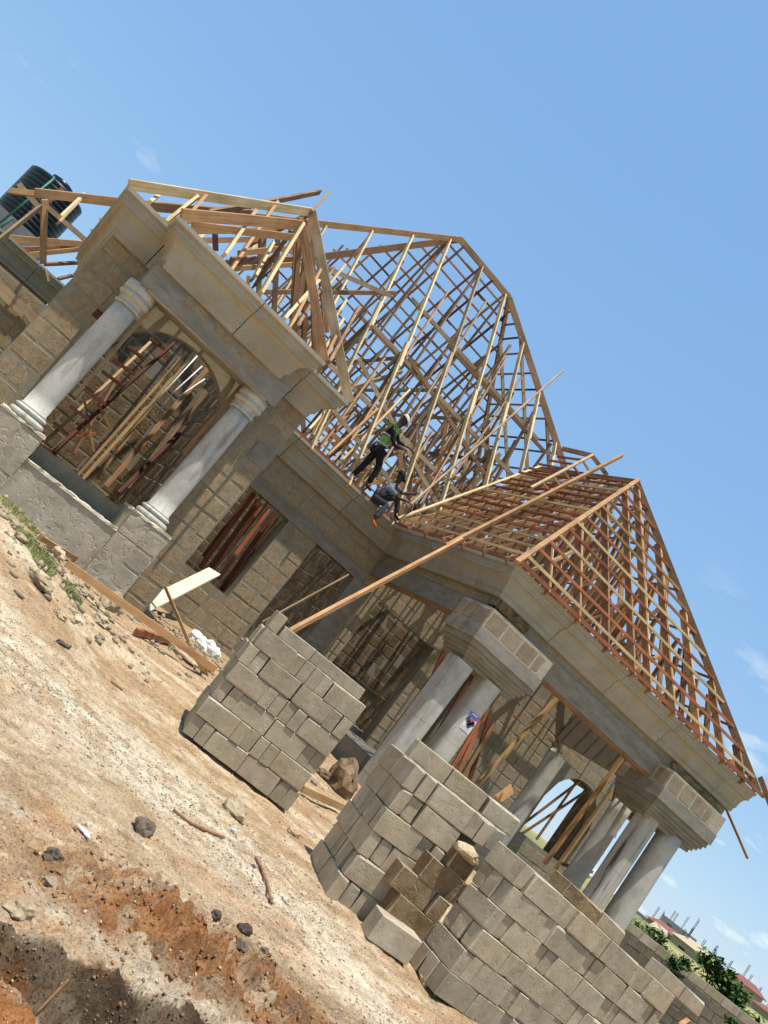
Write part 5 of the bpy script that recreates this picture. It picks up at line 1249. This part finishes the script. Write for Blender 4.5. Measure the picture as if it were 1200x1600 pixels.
worker(dict(head=pj(632, 657, YW), neck=pj(621, 667, YW), chest=pj(611, 676, YW), pelvis=pj(592, 702, YW), shl=pj(618, 665, YW+.17), shr=pj(614, 669, YW-.17), ell=pj(622, 690, YW+.22), elr=pj(615, 695, YW-.24), hal=pj(634, 697, YW+.15), har=pj(630, 702, YW-.16),
            hil=pj(589, 704, YW+.09), hir=pj(594, 706, YW-.09), knl=pj(570, 725, YW+.12), knr=pj(592, 731, YW-.06), anl=pj(550, 744, YW+.1), anr=pj(575, 756, YW-.05), tol=pj(556, 750, YW+.1), tor=pj(580, 762, YW-.1)),
       'standing worker in green safety vest, cream cap and black trousers on the main cornice', (.85, -.15, -.45), 'black', 'black', 'cap', ('black', 'black'), True)
YC = 18.45
worker(dict(head=pj(626, 745, YC), neck=pj(618, 756, YC), chest=pj(607, 763, YC), pelvis=pj(588, 776, YC+.05), shl=pj(616, 756, YC+.17), shr=pj(609, 762, YC-.18), ell=pj(628, 771, YC+.2), elr=pj(622, 778, YC-.2), hal=pj(648, 771, YC+.15), har=pj(634, 783, YC-.12),
            hil=pj(590, 776, YC+.1), hir=pj(589, 781, YC-.08), knl=pj(622, 779, YC+.1), knr=pj(605, 789, YC-.22), anl=pj(619, 803, YC+.05), anr=pj(584, 811, YC-.40), tol=pj(626, 810, YC+.05), tor=pj(592, 824, YC-.45)),
       'crouching worker in grey T-shirt and dark jeans, one orange shoe over the cornice edge', (.95, -.1, -.25), 'shirt', 'jeans', 'black', ('black', 'shoe'), False)

# ------------------------------------------------------------------ compound wall, town, tree
cw = thing('compound_wall', 'long low grey block wall with a pale top course running off behind the right stack', 'wall', (19.0, 14.9, -1.8))
WA, WB = onY(981, 1436, 15.0), onY(1215, 1622, 12.6); WA.z = WB.z = 0
du = (WB-WA); wl = du.length; du.normalize(); nn = V((du.y, -du.x, 0))
ztop = (onY(981, 1436, 15.0).z+onY(1215, 1622, 12.6).z)/2
rows_n = 9; rot = Matrix((du, -nn, ZU)).transposed().to_4x4()
mbw = MB(); a0 = WA-nn*.10; b0 = WB-nn*.10
mbw.add([WA+ZU*-2.2, WB+ZU*-2.2, WB-nn*.2+ZU*-2.2, WA-nn*.2+ZU*-2.2, WA+ZU*(ztop-.03), WB+ZU*(ztop-.03), WB-nn*.2+ZU*(ztop-.03), WA-nn*.2+ZU*(ztop-.03)], [(0,3,2,1),(4,5,6,7),(0,1,5,4),(1,2,6,5),(2,3,7,6),(3,0,4,7)])
mbw.build('wall_core', M['mortar'], cw, origin=WA)
for r in range(rows_n):
    z = ztop-.225*(r+1)+.0; u = -(r % 2)*.225
    while u < wl:
        a_, b_ = max(0, u)+.006, min(wl, u+.45)-.006
        if b_-a_ > .08:
            ob = bpy.data.objects.new('block', block_mesh(b_-a_, .213, .235, M['darkblock' if r else 'block'], r % 3)); COL.objects.link(ob); setpar(ob, cw)  # top course pale, faces below carry their shade in the colour
            ob.matrix_basis = Matrix.Translation(WA+du*((a_+b_)/2)-nn*.10+ZU*z+nn*random.uniform(-.006, .006)) @ rot
        u += .45
# town on the far slope
def hz(px, py, dist):                                    # point along a pixel ray at a horizontal distance
    d = ray(px, py); k = dist/math.hypot(d.x, d.y); return d*k
def house_far(px, py, dist, w, dpt, hgt, wallm, roofm, label, pitch=1.6, hip=True, cols=None):
    top = hz(px, py, dist); fx = V((top.y, -top.x, 0)).normalized(); fy = V((top.x, top.y, 0)).normalized()
    zb = top.z-hgt; zb0 = min(zb, -4); t = thing('far_building', label, 'building', (top.x, top.y, zb))
    def P(a_, b_, z): q = V((top.x, top.y, 0))+fx*a_+fy*b_; return V((q.x, q.y, z))
    vs = [P(-w/2, 0, zb0), P(w/2, 0, zb0), P(w/2, dpt, zb0), P(-w/2, dpt, zb0), P(-w/2, 0, top.z), P(w/2, 0, top.z), P(w/2, dpt, top.z), P(-w/2, dpt, top.z)]
    wo = mesh_obj('wall', vs, [(0,3,2,1),(4,5,6,7),(0,1,5,4),(1,2,6,5),(2,3,7,6),(3,0,4,7)], M[wallm], t, origin=vs[0])
    for q in range(max(1, int(w/3))):
        c = -w/2+(q+.5)*w/max(1, int(w/3)); mb = MB(); v2 = [P(c-.5, -.03, top.z-1.9), P(c+.5, -.03, top.z-1.9), P(c+.5, .3, top.z-1.9), P(c-.5, .3, top.z-1.9), P(c-.5, -.03, top.z-.8), P(c+.5, -.03, top.z-.8), P(c+.5, .3, top.z-.8), P(c-.5, .3, top.z-.8)]
        mesh_obj('window', v2, [(0,3,2,1),(4,5,6,7),(0,1,5,4),(1,2,6,5),(2,3,7,6),(3,0,4,7)], M['steel'], wo, origin=v2[0])
    if roofm:
        e = .5; i_ = w*.28 if hip else 0; v3 = [P(-w/2-e, -e, top.z+.02), P(w/2+e, -e, top.z+.02), P(w/2+e, dpt+e, top.z+.02), P(-w/2-e, dpt+e, top.z+.02), P(-w/2+i_, dpt/2, top.z+pitch), P(w/2-i_, dpt/2, top.z+pitch)]
        mesh_obj('roof', v3, [(0,1,5,4),(1,2,5),(2,3,4,5),(3,0,4),(0,3,2,1)], M[roofm], t, origin=v3[0])
    if cols:
        for c in cols:
            c += random.uniform(-.5, .5); mb = MB(); hq = random.uniform(.55, 1.15)
            for (sx, sy) in ((-.1, -.1), (.1, -.1), (.1, .1), (-.1, .1)):
                p = P(c+sx, dpt*.3+sy, top.z); hh = 3.0+random.uniform(-.3, .3); mb.tube([p, p+V((random.uniform(-.08, .08), 0, hh*hq))], .04, 5)
            mb.build('starter_bars', M['steel'], t, origin=P(c, dpt*.3, top.z))
    return t
house_far(1008, 1432, 172, 5.2, 6, 3, 'greywall', None, 'grey unfinished block building at the left end of the far town', cols=(.6, 1.8))
house_far(1040, 1455, 161, 6.3, 6, 3, 'creamwall', 'redroof', 'far house with a red roof left of the grey shell', 1.0, cols=None)
house_far(1063, 1449, 189, 6.9, 6, 3, 'greywall', None, 'dark grey two storey concrete shell in the far town', cols=(-2.6, -1.3, .6, 2.4))
house_far(1088, 1487, 152, 7.5, 5, 3, 'creamwall', 'creamwall', 'cream gabled house in the far town', 1.1, cols=(-3, -1.6, 2.6))
house_far(1122, 1512, 161, 8.0, 6, 3, 'greywall', None, 'long grey unfinished building behind the green tree', cols=(-3.2, -1.6, 0, 1.6, 3.0))
house_far(1165, 1540, 147, 5.2, 5, 3, 'creamwall', 'redroof', 'far house with a red roof right of the green tree', .9)
house_far(1185, 1565, 166, 8.0, 6, 3, 'greywall', None, 'low grey building at the right edge of the far town', cols=(-2.6, -1.0, 1.2))
house_far(1200, 1583, 138, 4.0, 5, 3, 'creamwall', 'redroof', 'small red roofed house at the right edge', .6)
house_far(1028, 1456, 133, 1.8, 3, 2, 'creamwall', 'creamwall', 'small cream gable near the far grass', .9, hip=False)
def tree(base, h, rad, n, label, seed=0, leaf=.16, clumps=9, name='tree', trunk_r=.09):
    rn = random.Random(seed); t = thing(name, label, 'tree', tuple(base)); mb = MB()
    cl_ = []
    top = base+V((0, 0, h*.62)); mb.tube([base, base+V((.1, 0, h*.3)), top], [trunk_r, trunk_r*.8, trunk_r*.6], 8)
    for k in range(clumps):
        a_ = rn.uniform(0, 6.28); rr_ = rad*rn.uniform(.25, 1); p = base+V((math.cos(a_)*rr_, math.sin(a_)*rr_, h*rn.uniform(.5, 1)*(1-.25*rr_/rad))); cl_.append(p)
        mid = top.lerp(p, .5)-V((0, 0, .1)); mb.tube([base+V((0, 0, h*rn.uniform(.3, .6))), mid, p], [trunk_r*.5, trunk_r*.35, trunk_r*.15], 5)
    mb.build('trunk', M['brown'], t, origin=base)
    vs = []; fs = []
    for k in range(n):
        c = rn.choice(cl_); v = V((rn.gauss(0, 1), rn.gauss(0, 1), rn.gauss(0, .7)))*rad*.20+c; s = leaf*rn.uniform(.5, 1.2)
        a_ = V((rn.uniform(-1, 1), rn.uniform(-1, 1), rn.uniform(-.5, .5))).normalized(); b_ = a_.cross(V((rn.uniform(-.4, .4), rn.uniform(-.4, .4), 1))).normalized()
        i0 = len(vs); vs += [v-a_*s, v+b_*s*.42, v+a_*s, v-b_*s*.42]; fs.append((i0, i0+1, i0+2, i0+3))
    mesh_obj('crown', vs, fs, M['leaf'], t, origin=base)
    return t
tp = hz(1125, 1545, 27); tree(V((tp.x, tp.y, tp.z-3.2)), 4.0, 1.05, 4200, 'large leafed green tree standing behind the compound wall', 3, .13, 16)
tp = hz(1078, 1492, 24); tree(V((tp.x-.2, tp.y, tp.z-1.5)), 1.6, .32, 600, 'small bush left of the green tree behind the wall', 5, .09, 6, 'bush', .03)
tp = hz(1165, 1590, 23); tree(V((tp.x, tp.y, tp.z-1.4)), 1.5, .38, 700, 'low bush at the foot of the green tree near the right edge', 6, .09, 6, 'bush', .03)
for k, (px, py, ds, w, lab) in enumerate(((1022, 1455, 42, 2.0, 'green far bush under the red roof'), (1140, 1560, 45, 2.5, 'far bush right of the tree crown'), (1190, 1598, 40, 2.0, 'far bush at the right edge'))):
    tp = hz(px, py, ds); tree(V((tp.x, tp.y, tp.z-1.6)), 1.7, w*.6, 900, lab, 10+k, .16, 8, 'bush', .05)
